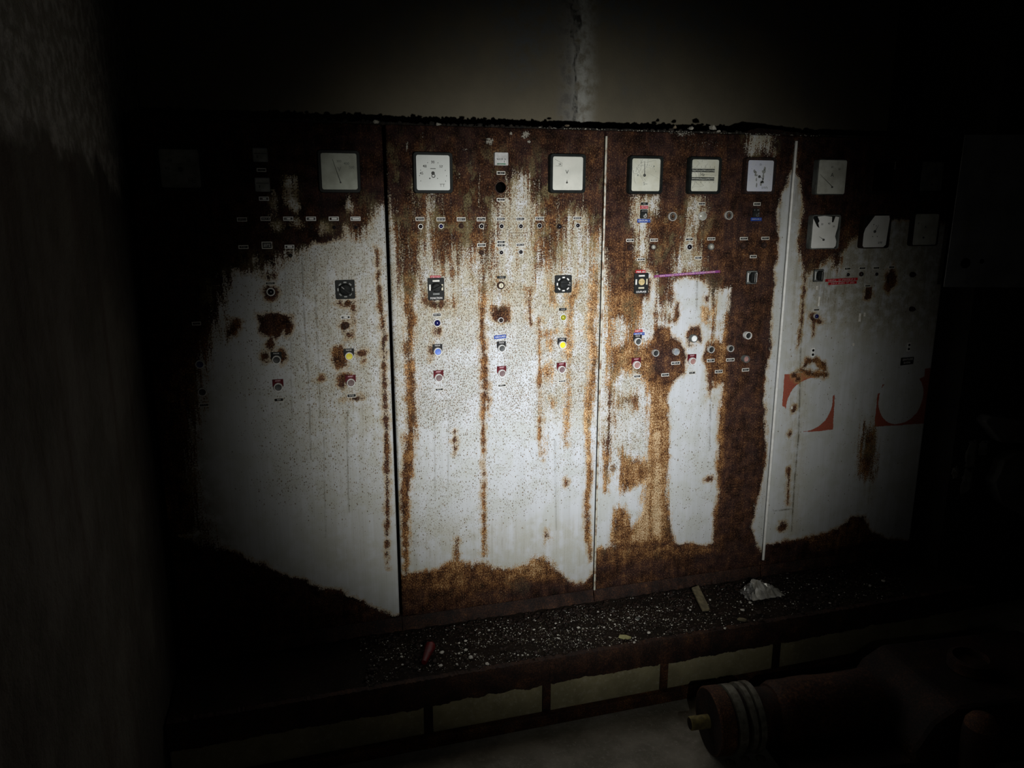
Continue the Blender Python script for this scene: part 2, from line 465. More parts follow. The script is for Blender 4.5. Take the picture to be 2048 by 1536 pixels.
def glass_material():
    k = NB('meter_glass')
    tr = k.n('ShaderNodeBsdfTransparent'); tr.inputs[0].default_value = (.97, .98, .97, 1)
    gl = k.n('ShaderNodeBsdfGlossy'); gl.inputs['Roughness'].default_value = .06
    mx = k.n('ShaderNodeMixShader')
    k.put(mx.inputs[0], k.ss(k.noise(k.obj(), 30, 3), .3, .8, .03, .07))
    k.t.links.new(tr.outputs[0], mx.inputs[1]); k.t.links.new(gl.outputs[0], mx.inputs[2])
    k.t.links.new(mx.outputs[0], k.out.inputs[0])
    return k.m
M['glass'] = glass_material()

def concrete(name, c1, c2, c3, scale=3.0, bump=.5, streak=0.0):
    k = NB(name); v = k.pos()
    a = k.noise(v, scale, 6, .6); b = k.noise(v, scale*9, 5, .6); g = k.noise(v, scale*60, 3)
    col = k.mix(k.ss(a, .35, .65), c1, c2)
    col = k.mix(k.math('MULTIPLY', k.ss(b, .5, .75), .6), col, c3)
    if streak:
        s_ = k.noise(k.pos((9, 9, .7)), 1.0, 5)
        col = k.mix(k.math('MULTIPLY', k.ss(s_, .5, .72), streak), col, c3)
    k.bump(k.math('ADD', b, k.math('MULTIPLY', g, .5)), bump, .006)
    return k.done(col, .85, 0, .25)

def back_wall_material():
    k = NB('damp_plaster'); v = k.pos()
    a = k.noise(v, 2.2, 6, .6); b = k.noise(v, 22, 6, .65); g = k.noise(v, 150, 3)
    col = k.mix(k.ss(a, .35, .68), (.205, .18, .13), (.155, .138, .104))
    # grey bloom high up
    sp = k.n('ShaderNodeSeparateXYZ'); k.put(sp.inputs[0], v)
    hi = k.ss(k.math('MULTIPLY_ADD', k.math('SUBTRACT', a, .5), 1.6, sp.outputs[2]), 2.45, 2.85)
    col = k.mix(k.math('MULTIPLY', hi, k.ss(b, .35, .6)), col, (.15, .16, .165))
    # leak running down the wall: a pale lime streak with a dark furrow
    wob = k.noise(k.pos((1, 1, 1), (2, 0, 0)), 4, 2)
    x0 = float(P(1150, 120, .5)[0])
    dx = k.math('SUBTRACT', k.math('MULTIPLY_ADD', k.math('SUBTRACT', wob, .5), .07, sp.outputs[0]), x0)
    band = k.ss(k.math('ABSOLUTE', k.math('SUBTRACT', dx, .012)), .115, .02)
    col = k.mix(k.math('MULTIPLY', band, k.ss(b, .3, .62)), col, (.46, .46, .43))
    col = k.mix(k.math('MULTIPLY', k.ss(k.math('ABSOLUTE', k.math('ADD', dx, .045)), .06, .01), k.ss(b, .4, .6, .2, .8)), col, (.105, .095, .085))
    wob2 = k.noise(k.pos((1, 1, .4), (7, 0, 0)), 22, 3)
    cr_ = k.math('ABSOLUTE', k.math('MULTIPLY_ADD', k.math('SUBTRACT', wob2, .5), .10, dx))
    col = k.mix(k.math('MULTIPLY', k.ss(cr_, .016, .001), k.ss(b, .38, .6)), col, (.06, .057, .05))
    k.bump(k.math('ADD', k.math('MULTIPLY', b, k.math('MULTIPLY_ADD', band, 2.0, .6)), k.math('MULTIPLY', g, .4)), .6, .006)
    return k.done(col, .88, 0, .2)
M['wall_back'] = back_wall_material()
def left_wall_material():
    k = NB('left_wall_plaster'); v = k.pos()
    a = k.noise(v, 3.2, 4, .6); b = k.noise(v, 28, 4, .6)
    s_ = k.noise(k.pos((9, 9, .7)), 1.0, 4)
    sp = k.n('ShaderNodeSeparateXYZ'); k.put(sp.inputs[0], v)
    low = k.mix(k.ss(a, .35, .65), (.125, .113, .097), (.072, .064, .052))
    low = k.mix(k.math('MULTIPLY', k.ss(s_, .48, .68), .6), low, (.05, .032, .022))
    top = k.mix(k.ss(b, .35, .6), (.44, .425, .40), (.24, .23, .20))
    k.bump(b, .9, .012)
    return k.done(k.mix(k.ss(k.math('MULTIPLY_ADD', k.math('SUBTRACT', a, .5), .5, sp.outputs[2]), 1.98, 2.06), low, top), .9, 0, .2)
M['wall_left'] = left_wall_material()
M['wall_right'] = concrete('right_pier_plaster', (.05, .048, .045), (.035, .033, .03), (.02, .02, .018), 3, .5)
M['floor'] = concrete('floor_screed', (.56, .53, .455), (.36, .34, .28), (.72, .69, .63), 6, .8)
M['ceiling'] = concrete('ceiling_plaster', (.08, .08, .075), (.06, .06, .055), (.04, .04, .04), 3, .4)
M['plinth_face'] = concrete('plinth_render', (.40, .36, .215), (.28, .255, .15), (.52, .48, .37), 7, .6)
M['ledge'] = concrete('littered_ledge', (.026, .016, .011), (.016, .011, .008), (.075, .056, .038), 9, .9)

# ------------------------------------------------------------------ room
LEDGE_Z, LEDGE_Y = 0.27, -0.355
XS = [-0.457, 0.3515, 1.160, 1.968, 2.776]
PZ0, PZ1 = 0.325, 2.168
DEPTH = 0.46
WB = 0.50

def slab(name, x0, x1, y0, y1, z0, z1, mat):
    o = MB().box((x0+x1)/2, (y0+y1)/2, (z0+z1)/2, x1-x0, y1-y0, z1-z0).build(name, M[mat])
    return setp(o, kind='structure')
slab('floor', -1.2, 4.6, -3.6, WB+.1, -.12, 0, 'floor')
slab('wall_back', -1.2, 4.6, WB, WB+.12, 0, 3.1, 'wall_back')
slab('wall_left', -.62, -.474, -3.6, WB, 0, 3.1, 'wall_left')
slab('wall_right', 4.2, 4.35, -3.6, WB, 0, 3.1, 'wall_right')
slab('ceiling', -1.2, 4.6, -3.6, WB+.1, 3.1, 3.22, 'ceiling')
# dark pier beside the last cabinet
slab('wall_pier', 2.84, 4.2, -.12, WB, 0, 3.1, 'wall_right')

# ------------------------------------------------------------------ plinth under the cabinets
pl = empty('equipment_plinth', (1.2, LEDGE_Y, 0), 'low concrete plinth with rusty steel edging carrying the row of cabinets', 'plinth')
def pp(name, x0, x1, y0, y1, z0, z1, mat, bevel=0):
    return MB().box((x0+x1)/2-1.2, (y0+y1)/2-LEDGE_Y, (z0+z1)/2, x1-x0, y1-y0, z1-z0).build(name, M[mat], pl, bevel=bevel)
PX0, PX1 = -.465, 2.82
o = MB()
nx, ny = 130, 14
rr = random.Random(5)
def ledge_h(x, y): return .004*math.sin(31*x+9*y)+.003*math.sin(57*x-23*y+1)
vv = []; ff = []
for j in range(ny+1):
    for i in range(nx+1):
        x = PX0+(PX1-PX0)*i/nx; y = LEDGE_Y+.015+(.40-.015)*j/ny
        vv.append((x-1.2, y-LEDGE_Y, LEDGE_Z-.011+ledge_h(x, y)+rr.uniform(-.002, .003)))
for j in range(ny):
    for i in range(nx):
        a = j*(nx+1)+i; ff.append((a, a+1, a+nx+2, a+nx+1))
o.add(vv, ff).build('ledge_top', M['ledge'], pl, smooth=True)
pp('core', PX0, PX1, LEDGE_Y+.03, WB-.02, 0.0, LEDGE_Z-.03, 'plinth_face')
# rusted edge channel: a rough strip with a ragged lower edge
mb = MB(); n = 520; vv = []; ff = []; rgb_ = 0.0
for i in range(n+1):
    x = PX0+(PX1-PX0)*i/n-1.2
    rgb_ = rgb_*.86+rr.uniform(-.0022, .0022)+(rr.uniform(-.004, .007) if rr.random() < .04 else 0)
    rg = rgb_+rr.uniform(-.0012, .0012)
    for (y, z) in ((.03, LEDGE_Z-.004+rr.uniform(-.002, .003)), (.004, LEDGE_Z-.002+rr.uniform(-.003, .003)), (-.002+rr.uniform(-.002, .002), LEDGE_Z-.03), (0.0+rr.uniform(-.002, .002), LEDGE_Z-.07), (.001, .165+rg), (.03, .165+rg)):
        vv.append((x, y, z))
for i in range(n):
    for k in range(5):
        a = i*6+k; ff.append((a, a+6, a+7, a+1))
mb.add(vv, ff).build('edge_channel', M['rust'], pl, smooth=True)
posts = [P(1095, 1400, LEDGE_Y)[0], P(1330, 1365, LEDGE_Y)[0], P(1556, 1310, LEDGE_Y)[0], P(858, 1430, LEDGE_Y)[0]]
posts = sorted(float(p) for p in posts)
pmat = {0: 'rust_black', 1: 'rust', 2: 'rust_mid', 3: 'rust_black'}
edges = [PX0]+posts+[PX1]
for i in range(len(edges)-1):
    a, b = edges[i]+.016*(i > 0), edges[i+1]-.016*(i < len(edges)-2)
    pp('face_panel', a, b, LEDGE_Y+.014, LEDGE_Y+.028, .045, .20, 'plinth_face', .002)
for i, p in enumerate(posts):
    pp('upright', p-.0155, p+.0155, LEDGE_Y+.006, LEDGE_Y+.03, .048, .20, pmat[i], .002)
pp('bottom_rail', PX0, PX1, LEDGE_Y-.012, LEDGE_Y+.029, 0.0, .046, 'rust_rail', .004)

# ------------------------------------------------------------------ the rust map (all outlines lie on the panel fronts)
def seg_d(x, z, ax_, az_, bx_, bz_):
    dx, dz = bx_-ax_, bz_-az_
    t = np.clip(((x-ax_)*dx+(z-az_)*dz)/(dx*dx+dz*dz+1e-12), 0, 1)
    return np.hypot(x-ax_-t*dx, z-az_-t*dz), t

def sd_poly(x, z, poly):
    px, pz = P([p[0] for p in poly], [p[1] for p in poly])
    d = np.full(x.shape, 9.0); ins = np.zeros(x.shape, bool)
    n = len(px)
    for i in range(n):
        j = (i+1) % n
        d = np.minimum(d, seg_d(x, z, px[i], pz[i], px[j], pz[j])[0])
        c = ((pz[i] > z) != (pz[j] > z)) & (x < (px[j]-px[i])*(z-pz[i])/(pz[j]-pz[i]+1e-12)+px[i])
        ins ^= c
    return np.where(ins, d, -d)

PXM = 1/560.0
def msc(px, py):
    """metres per photograph pixel across and down at a spot of the panel fronts"""
    a, b = P(px-1, py), P(px+1, py); c, d = P(px, py-1), P(px, py+1)
    return abs(float(b[0]-a[0]))/2, abs(float(d[1]-c[1]))/2
def sd_line(x, z, pts):
    """(px, py, half width in px) along a run"""
    px, pz = P([p[0] for p in pts], [p[1] for p in pts])
    out = np.full(x.shape, -9.0)
    for i in range(len(pts)-1):
        d, t = seg_d(x, z, px[i], pz[i], px[i+1], pz[i+1])
        out = np.maximum(out, (pts[i][2]*(1-t)+pts[i+1][2]*t)*msc(pts[i][0], pts[i][1])[0]-d)
    return out

def sd_ell(x, z, cx, cy, rx, ry):
    ex, ez = P(cx, cy)
    mx, mz = msc(cx, cy)
    q = np.hypot((x-ex)/(rx*mx), (z-ez)/(ry*mz))
    return (1-q)*min(rx*mx, ry*mz)

def vnoise(x, z, f, seed):
    r = np.random.default_rng(seed); g = r.random((257, 257))
    u, v = (x*f+40) % 256, (z*f+40) % 256
    i, j = u.astype(int), v.astype(int); a, b = u-i, v-j
    a = a*a*(3-2*a); b = b*b*(3-2*b)
    return (g[i, j]*(1-a)+g[i+1, j]*a)*(1-b)+(g[i, j+1]*(1-a)+g[i+1, j+1]*a)*b

RUST = {0: [], 1: [], 2: [], 3: []}; CLEAN = {0: [], 1: [], 2: [], 3: []}
TONE = {0: [], 1: [], 2: [], 3: []}; MOTT = {0: [], 1: [], 2: [], 3: []}; SPECK = {0: [], 1: [], 2: [], 3: []}
STAIN = {0: [], 1: [], 2: [], 3: []}; DIRT_SHADE = {0: [], 1: [], 2: [], 3: []}; PALE = {0: [], 1: [], 2: [], 3: []}

# --- cabinet 1
RUST[0] += [('p', [(200, 200), (790, 210), (776, 380), (770, 402), (757, 420), (742, 443), (728, 462), (712, 478), (700, 455), (688, 450), (684, 476), (658, 483), (640, 488), (625, 484), (613, 497), (595, 502), (567, 504), (557, 515), (548, 540), (536, 532), (522, 548), (508, 520), (496, 537), (480, 545), (468, 540), (452, 580), (442, 601), (430, 640), (416, 690), (402, 760), (392, 850), (384, 930), (392, 1000), (410, 1060), (200, 1100)]),  # the strip down the left edge stands in for light falloff
            ('p', [(515, 629), (530, 630), (545, 626), (560, 628), (582, 632), (586, 655), (578, 668), (572, 672), (567, 661), (560, 672), (551, 682), (545, 672), (530, 675), (518, 658)]),
            ('p', [(462, 640), (476, 637), (480, 655), (470, 668), (460, 672), (455, 680), (452, 670)]),
            ('e', 690, 651, 10, 11), ('e', 697, 668, 5, 8), ('p', [(668, 697), (684, 692), (692, 700), (693, 730), (684, 737), (672, 738), (665, 722)]),
            ('e', 724, 706, 9, 7), ('e', 728, 721, 3, 4), ('e', 690, 757, 13, 9), ('e', 683, 770, 6, 7), ('e', 708, 796, 12, 6), ('e', 643, 758, 6, 4),
            ('e', 541, 584, 15, 14), ('e', 541, 553, 8, 9), ('e', 531, 713, 9, 9), ('e', 565, 712, 7, 12), ('e', 695, 607, 7, 6), ('e', 680, 605, 6, 5), ('e', 706, 620, 3, 14),
            ('e', 578, 508, 6, 7), ('e', 512, 530, 12, 14), ('e', 541, 690, 8, 14),
            ('l', [(753, 500, 2), (760, 600, 3.5), (768, 660, 4), (768, 760, 3), (772, 850, 4.5), (774, 950, 3.5), (775, 1040, 4), (774, 1100, 2), (776, 1140, .5)]),
            ('p', [(300, 1060), (420, 1085), (500, 1118), (560, 1146), (600, 1158), (621, 1163), (639, 1177), (678, 1181), (705, 1193), (738, 1211), (771, 1226), (801, 1231), (830, 1300), (300, 1400)])]
CLEAN[0] += [('p', [(572, 355), (584, 358), (589, 380), (588, 395), (594, 410), (590, 422), (582, 412), (571, 392)]), ('e', 702, 412, 6, 9), ('e', 648, 457, 9, 8), ('e', 594, 447, 7, 6), ('e', 555, 450, 8, 6), ('e', 545, 410, 5, 14)]
TONE[0] += [(('p', [(200, 200), (700, 210), (690, 480), (430, 640), (200, 900)]), -.20, .05), (('p', [(690, 230), (790, 230), (780, 400), (700, 400)]), -.15, .04), (('p', [(580, 230), (790, 230), (790, 330), (740, 420), (600, 440)]), -.08, .05), (('p', [(300, 1050), (700, 1160), (820, 1230), (820, 1300), (300, 1400)]), -.16, .02), (('e', 548, 650, 40, 34), -.10, .02), (('e', 680, 715, 20, 30), .05, .02)]
MOTT[0] += [(('p', [(690, 390), (790, 390), (790, 480), (690, 480)]), .6, .04), (('p', [(560, 345), (600, 345), (600, 430), (560, 430)]), .6, .02)]
SPECK[0] += [(('p', [(560, 430), (790, 430), (795, 800), (640, 850), (560, 700)]), .50, .12), (('p', [(430, 520), (790, 430), (800, 1000), (560, 1000)]), .22, .15)]
STAIN[0] += [(('p', [(590, 470), (790, 430), (790, 900), (600, 900)]), .55, .12), (('p', [(560, 800), (790, 800), (790, 1150), (640, 1150)]), .25, .1)]
for q in ([(604, 500, 2), (607, 600, 2), (612, 680, 2), (617, 760, 1.8), (620, 850, 1.4), (622, 930, 1)], [(629, 500, 1.6), (631, 600, 2), (636, 700, 1.8), (639, 760, 1.4), (640, 850, 1)], [(657, 500, 1), (655, 600, 1.2), (658, 700, 1)], [(697, 805, 1.8), (694, 850, 1.5), (696, 950, 1.2), (699, 1040, .8)], [(570, 520, 1), (571, 640, 1)], [(690, 490, 1.2), (693, 560, 1.2)], [(706, 595, 2.2), (706, 660, 2), (712, 690, 1)], [(541, 600, 2), (542, 630, 2)], [(744, 500, 1), (748, 640, 1), (752, 700, .8)], [(648, 860, 1), (650, 1000, .8), (652, 1090, .6)], [(577, 560, .9), (582, 720, .9), (585, 860, .6)]):
    q = [(px_+(random.random()-.5)*1.6, py_, w_) for (xa_, ya_, wa_), (xb_, yb_, wb_) in zip(q, q[1:]) for px_, py_, w_ in [(xa_+(xb_-xa_)*t_, ya_+(yb_-ya_)*t_, (wa_+(wb_-wa_)*t_)*.7) for t_ in (0, .17, .33, .5, .67, .83)]]
    DIRT_SHADE[0].append((('l', q), .72, .0028))

DIRT_SHADE[0].append((('p', [(500, 330), (740, 340), (730, 440), (660, 475), (500, 480)]), .72, .03))
STAIN[0].append((('p', [(500, 330), (740, 340), (760, 470), (500, 480)]), 1.0, .03))
MOTT[0] += [(('l', [(440, 560, 30), (405, 760, 30), (380, 960, 30), (420, 1080, 30)]), .9, .03), (('e', 648, 457, 20, 16), .8, .02), (('e', 594, 447, 16, 14), .8, .02), (('e', 555, 450, 20, 14), .8, .02), (('e', 545, 410, 14, 24), .8, .02), (('p', [(480, 500), (620, 480), (620, 540), (480, 560)]), .5, .03)]
DIRT_SHADE[0].append((('p', [(200, 700), (405, 740), (392, 850), (398, 950), (420, 1040), (460, 1120), (200, 1300)]), .95, .09))  # soft gradient painting the falloff of light at the left edge

# --- cabinet 2
RUST[1] += [('p', [(740, 200), (1240, 210), (1220, 440), (1200, 460), (1190, 500), (1180, 480), (1170, 435), (1150, 428), (1138, 432), (1128, 470), (1126, 500), (1118, 530), (1110, 545), (1095, 520), (1082, 530), (1078, 500), (1072, 470), (1050, 440), (1010, 470), (985, 475), (985, 500), (978, 545), (968, 552), (960, 520), (955, 492), (930, 500), (915, 540), (905, 500), (895, 525), (880, 530), (868, 500), (860, 470), (845, 480), (838, 530), (835, 560), (825, 600), (812, 602), (800, 570), (795, 520), (790, 470), (784, 430)]),
            ('l', [(824, 520, 12), (815, 600, 9), (822, 640, 8), (815, 700, 6), (823, 760, 8), (822, 850, 8), (815, 930, 11), (809, 990, 8), (811, 1050, 6), (812, 1150, 4)]),
            ('l', [(968, 540, 5), (963, 650, 5), (968, 720, 6), (970, 780, 6), (966, 850, 2.5), (967, 920, 1.6), (968, 1000, 3), (968, 1045, 3), (968, 1110, 1)]),
            ('l', [(973, 780, 3), (978, 830, 1.5)]),
            ('l', [(1192, 540, 7), (1181, 650, 7), (1188, 720, 6), (1178, 790, 6), (1175, 860, 4), (1178, 950, 5), (1173, 1000, 4), (1174, 1070, 5), (1182, 1120, 2)]),
            ('l', [(912, 1080, 3), (913, 1125, 4)]), ('l', [(909, 860, 1), (908, 880, 3), (910, 905, 1)]),
            ('p', [(740, 1150), (807, 1147), (832, 1144), (876, 1140), (891, 1126), (910, 1119), (935, 1128), (966, 1125), (991, 1137), (1026, 1136), (1051, 1128), (1073, 1115), (1088, 1114), (1107, 1133), (1129, 1153), (1148, 1169), (1169, 1164), (1182, 1151), (1190, 1120), (1230, 1120), (1230, 1330), (740, 1330)]),
            ('p', [(985, 613), (1000, 609), (1015, 612), (1022, 624), (1018, 640), (1005, 645), (988, 640), (979, 630)]),
            ('p', [(848, 585), (856, 600), (890, 600), (893, 612), (880, 618), (855, 612), (845, 603)]), ('e', 1002, 572, 12, 10), ('e', 876, 660, 6, 9), ('e', 864, 704, 5, 9),
            ('p', [(1098, 570), (1110, 568), (1108, 605), (1100, 604)]), ('p', [(1131, 588), (1143, 585), (1152, 562), (1157, 580), (1146, 610), (1140, 622)]), ('e', 1138, 690, 5, 14), ('e', 1135, 710, 6, 7), ('e', 1098, 668, 10, 5), ('e', 1101, 684, 5, 8), ('e', 1095, 742, 5, 10), ('e', 1086, 737, 5, 3),
            ('l', [(1140, 610, 2), (1137, 660, 2), (1135, 800, 2), (1131, 860, 2.5), (1130, 890, 1)]), ('l', [(1079, 640, 1), (1079, 760, 1.4), (1080, 880, 2), (1083, 910, 1)]),
            ('e', 1093, 1070, 3, 6), ('e', 1132, 965, 4, 5), ('e', 1088, 900, 2, 7), ('l', [(1060, 560, 1), (1058, 620, 2), (1062, 650, 1)]), ('e', 905, 545, 6, 5), ('e', 906, 610, 3, 6), ('e', 1103, 805, 4, 6)]
CLEAN[1] += [('p', [(1020, 372), (1035, 352), (1055, 350), (1060, 400), (1074, 410), (1078, 430), (1066, 440), (1070, 470), (1075, 530), (1080, 580), (985, 580), (985, 500), (992, 470), (988, 440), (994, 410), (1002, 396), (1018, 398)]),
             ('l', [(853, 400, 4), (856, 430, 5), (852, 480, 4), (852, 560, 6)]), ('p', [(1142, 430), (1165, 432), (1178, 480), (1180, 560), (1122, 560), (1130, 500), (1130, 470)])]
PALE[1] += [(('e', 979, 283, 8, 7), .85, .008), (('p', [(1046, 264), (1056, 262), (1060, 270), (1050, 278), (1042, 274)]), .9, .008), (('e', 1022, 267, 3, 3), 1, .002), (('e', 1058, 284, 4, 3), 1, .003), (('l', [(815, 286, 2), (813, 300, 2)]), .8, .003), (('e', 844, 270, 3, 6), .5, .003), (('e', 929, 300, 6, 4), .5, .003)]
TONE[1] += [(('p', [(740, 300), (1240, 300), (1240, 420), (740, 430)]), -.05, .05), (('p', [(740, 200), (1240, 200), (1240, 285), (740, 280)]), -.12, .05), (('p', [(740, 200), (1240, 200), (1240, 400), (740, 400)]), -.06, .06), (('p', [(740, 200), (900, 200), (840, 300), (800, 420), (740, 450)]), -.10, .06), (('p', [(1165, 250), (1215, 250), (1210, 430), (1165, 420)]), .06, .03), (('p', [(1080, 430), (1130, 430), (1125, 560), (1085, 560)]), .06, .03), (('l', [(1192, 480, 10), (1175, 900, 8), (1178, 1120, 8)]), .20, .02), (('p', [(1080, 560), (1180, 560), (1180, 920), (1080, 920)]), .24, .04), (('l', [(822, 560, 14), (812, 1150, 14)]), .13, .02), (('l', [(968, 600, 10), (968, 1100, 10)]), .13, .02),
            (('p', [(760, 1100), (900, 1110), (1000, 1130), (1075, 1105), (1110, 1125), (1060, 1150), (1000, 1165), (940, 1180), (820, 1180), (760, 1175)]), .12, .03), (('p', [(740, 1180), (960, 1190), (1040, 1160), (1230, 1190), (1230, 1330), (740, 1330)]), -.02, .02), (('p', [(985, 1265), (1005, 1200), (1040, 1168), (1100, 1166), (1200, 1180), (1200, 1330), (960, 1330)]), -.17, .02), (('p', [(740, 1226), (900, 1215), (900, 1232), (940, 1240), (1000, 1300), (740, 1330)]), -.15, .012), (('p', [(1030, 1135), (1075, 1112), (1090, 1114), (1120, 1150), (1070, 1165)]), .14, .015)]
MOTT[1] += [(('p', [(780, 300), (1215, 330), (1215, 560), (1000, 590), (780, 600)]), 1.0, .10), (('p', [(780, 520), (860, 520), (860, 900), (780, 900)]), .25, .05), (('p', [(1080, 560), (1200, 560), (1200, 900), (1080, 900)]), .3, .05), (('p', [(900, 1080), (1130, 1080), (1130, 1190), (900, 1190)]), .22, .04)]
SPECK[1] += [(('p', [(770, 330), (1220, 330), (1215, 820), (780, 860)]), .92, .10), (('p', [(770, 330), (1220, 330), (1200, 960), (785, 1120)]), .22, .10)]
STAIN[1] += [(('p', [(770, 330), (1220, 330), (1215, 700), (1000, 640), (780, 700)]), 1.0, .14), (('l', [(800, 600, 30), (805, 1100, 20)]), .6, .05), (('p', [(1080, 550), (1200, 550), (1195, 850), (1080, 850)]), .5, .05), (('p', [(800, 1040), (1180, 1040), (1180, 1180), (800, 1180)]), .35, .05)]
for q in ([(967, 850, 1.5), (969, 1000, 2), (972, 1100, 1)], [(1040, 560, 1), (1042, 640, .8)], [(869, 840, .8), (870, 1000, .8)], [(1109, 880, .8), (1112, 1060, .8)], [(897, 800, .8), (896, 980, .6)], [(785, 480, 1), (796, 900, 1), (800, 1100, 1)]):
    DIRT_SHADE[1].append((('l', q), .5, .004))

# --- cabinet 3
RUST[2] += [('p', [(1180, 210), (1600, 230), (1582, 340), (1570, 370), (1561, 388), (1552, 426), (1555, 475), (1552, 518), (1545, 543), (1549, 562), (1543, 609), (1540, 666), (1541, 695), (1532, 734), (1526, 779), (1528, 838), (1530, 910), (1521, 972), (1511, 1004), (1503, 1050), (1511, 1091), (1526, 1110), (1640, 1110), (1640, 1320), (1150, 1320), (1170, 1110), (1196, 1098), (1224, 1092), (1222, 1060), (1228, 1018), (1245, 1012), (1257, 1030), (1264, 1057), (1283, 1025), (1288, 963), (1262, 975), (1245, 986), (1237, 960), (1239, 902), (1262, 914), (1296, 920), (1297, 885), (1299, 791), (1290, 765), (1275, 748), (1245, 740), (1222, 770), (1214, 740), (1216, 660), (1214, 560), (1206, 520)])]
CLEAN[2] += [('p', [(1281, 528), (1291, 530), (1312, 560), (1313, 620), (1310, 650), (1300, 678), (1292, 692), (1280, 690), (1275, 670), (1274, 640), (1285, 605), (1298, 596), (1301, 562), (1286, 545)]),
             ('p', [(1352, 558), (1375, 553), (1395, 556), (1410, 562), (1417, 574), (1423, 604), (1428, 592), (1436, 574), (1448, 578), (1460, 574), (1454, 610), (1447, 640), (1444, 684), (1428, 678), (1410, 690), (1405, 715), (1412, 740), (1422, 762), (1446, 770), (1436, 830), (1435, 900), (1430, 935), (1437, 980), (1428, 1025), (1425, 1082), (1410, 1090), (1380, 1086), (1346, 1084), (1336, 1030), (1332, 970), (1337, 890), (1334, 790), (1345, 762), (1368, 745), (1372, 710), (1362, 685), (1344, 672), (1336, 656), (1314, 650), (1311, 600), (1322, 606), (1332, 596), (1340, 572)]),
             ('p', [(1376, 394), (1404, 394), (1412, 420), (1398, 440), (1386, 470), (1392, 500), (1405, 520), (1400, 546), (1348, 546), (1352, 515), (1368, 480), (1374, 440)]),
             ('p', [(1264, 394), (1312, 394), (1306, 420), (1296, 430), (1292, 470), (1290, 510), (1276, 516), (1272, 470), (1264, 440)]),
             ('p', [(1214, 640), (1240, 640), (1252, 655), (1250, 680), (1240, 690), (1220, 690)]),
             ('p', [(1500, 252), (1538, 254), (1545, 268), (1538, 290), (1546, 306), (1520, 300), (1500, 308), (1492, 292), (1502, 275)])]
# second-pass rust inside the clean areas
RUST2 = [('p', [(1330, 575), (1341, 570), (1346, 590), (1340, 610), (1331, 600)]), ('p', [(1330, 632), (1346, 636), (1350, 608), (1356, 606), (1358, 630), (1352, 642), (1330, 643)]),
         ('p', [(1404, 614), (1416, 614), (1420, 625), (1416, 645), (1406, 642)]), ('e', 1411, 597, 3, 5), ('p', [(1376, 660), (1380, 653), (1396, 652), (1402, 665), (1400, 686), (1390, 680), (1375, 690), (1371, 672)]),
         ('e', 1309, 625, 3, 9), ('l', [(1417, 750, 2), (1420, 768, 4), (1418, 790, 2)]), ('e', 1430, 766, 3, 6), ('e', 1420, 957, 8, 5), ('e', 1378, 690, 4, 3), ('l', [(1424, 590, 3), (1426, 650, 2), (1424, 680, 2)]),
         ('l', [(1217, 560, 6), (1222, 700, 5), (1216, 850, 4), (1212, 940, 6), (1210, 980, 3)]), ('e', 1225, 935, 8, 8), ('e', 1250, 800, 10, 8), ('e', 1268, 800, 5, 8), ('l', [(1218, 740, 3), (1217, 850, 3)])]
RUST[3] += []
TONE[2] += [(('p', [(1180, 200), (1600, 200), (1600, 300), (1440, 300), (1400, 270), (1180, 290)]), -.10, .05), (('p', [(1180, 210), (1600, 210), (1580, 420), (1190, 420)]), -.10, .06), (('p', [(1440, 400), (1560, 400), (1550, 700), (1540, 1110), (1440, 1110), (1455, 900), (1450, 600)]), -.09, .03), (('p', [(1294, 770), (1337, 770), (1337, 900), (1330, 1080), (1262, 1085), (1285, 1000), (1296, 900)]), .28, .02), (('l', [(1312, 870, 6), (1314, 960, 5), (1312, 1060, 9)]), .24, .012), (('p', [(1190, 560), (1300, 600), (1300, 770), (1190, 770)]), .20, .03), (('p', [(1300, 640), (1372, 670), (1372, 760), (1290, 770), (1288, 700)]), .06, .02), (('p', [(1290, 690), (1345, 700), (1340, 750), (1290, 750)]), -.08, .02), (('p', [(1404, 680), (1450, 660), (1450, 760), (1404, 740)]), .08, .02), (('p', [(1425, 600), (1462, 580), (1446, 900), (1430, 1060)]), .14, .012), (('p', [(1200, 890), (1295, 905), (1295, 1085), (1200, 1095)]), .22, .02), (('p', [(1150, 1095), (1420, 1090), (1420, 1104), (1310, 1120), (1150, 1140)]), .10, .012), (('p', [(1150, 1142), (1230, 1128), (1300, 1112), (1420, 1112), (1640, 1112), (1640, 1320), (1150, 1320)]), -.09, .02), (('e', 1411, 628, 14, 22), .34, .01), (('e', 1520, 275, 26, 22), .15, .02), (('p', [(1250, 320), (1420, 290), (1460, 300), (1460, 318), (1250, 330)]), .03, .02)]
MOTT[2] += [(('p', [(1190, 480), (1300, 560), (1295, 960), (1190, 960)]), .55, .05), (('p', [(1255, 390), (1430, 390), (1420, 550), (1255, 540)]), .7, .04), (('p', [(1200, 880), (1345, 880), (1345, 1110), (1200, 1110)]), .25, .03), (('p', [(1310, 545), (1348, 545), (1348, 650), (1310, 650)]), .7, .02), (('p', [(1412, 555), (1462, 555), (1456, 690), (1412, 690)]), .35, .02), (('p', [(1480, 250), (1556, 250), (1556, 315), (1480, 315)]), 1.0, .02)]
SPECK[2] += [(('p', [(1200, 520), (1300, 620), (1300, 900), (1200, 950)]), .5, .06), (('p', [(1340, 390), (1440, 390), (1420, 550), (1340, 550)]), .85, .05), (('p', [(1330, 750), (1440, 750), (1440, 960), (1330, 960)]), .10, .06), (('p', [(1200, 380), (1560, 380), (1540, 1080), (1200, 1090)]), .06, .05)]
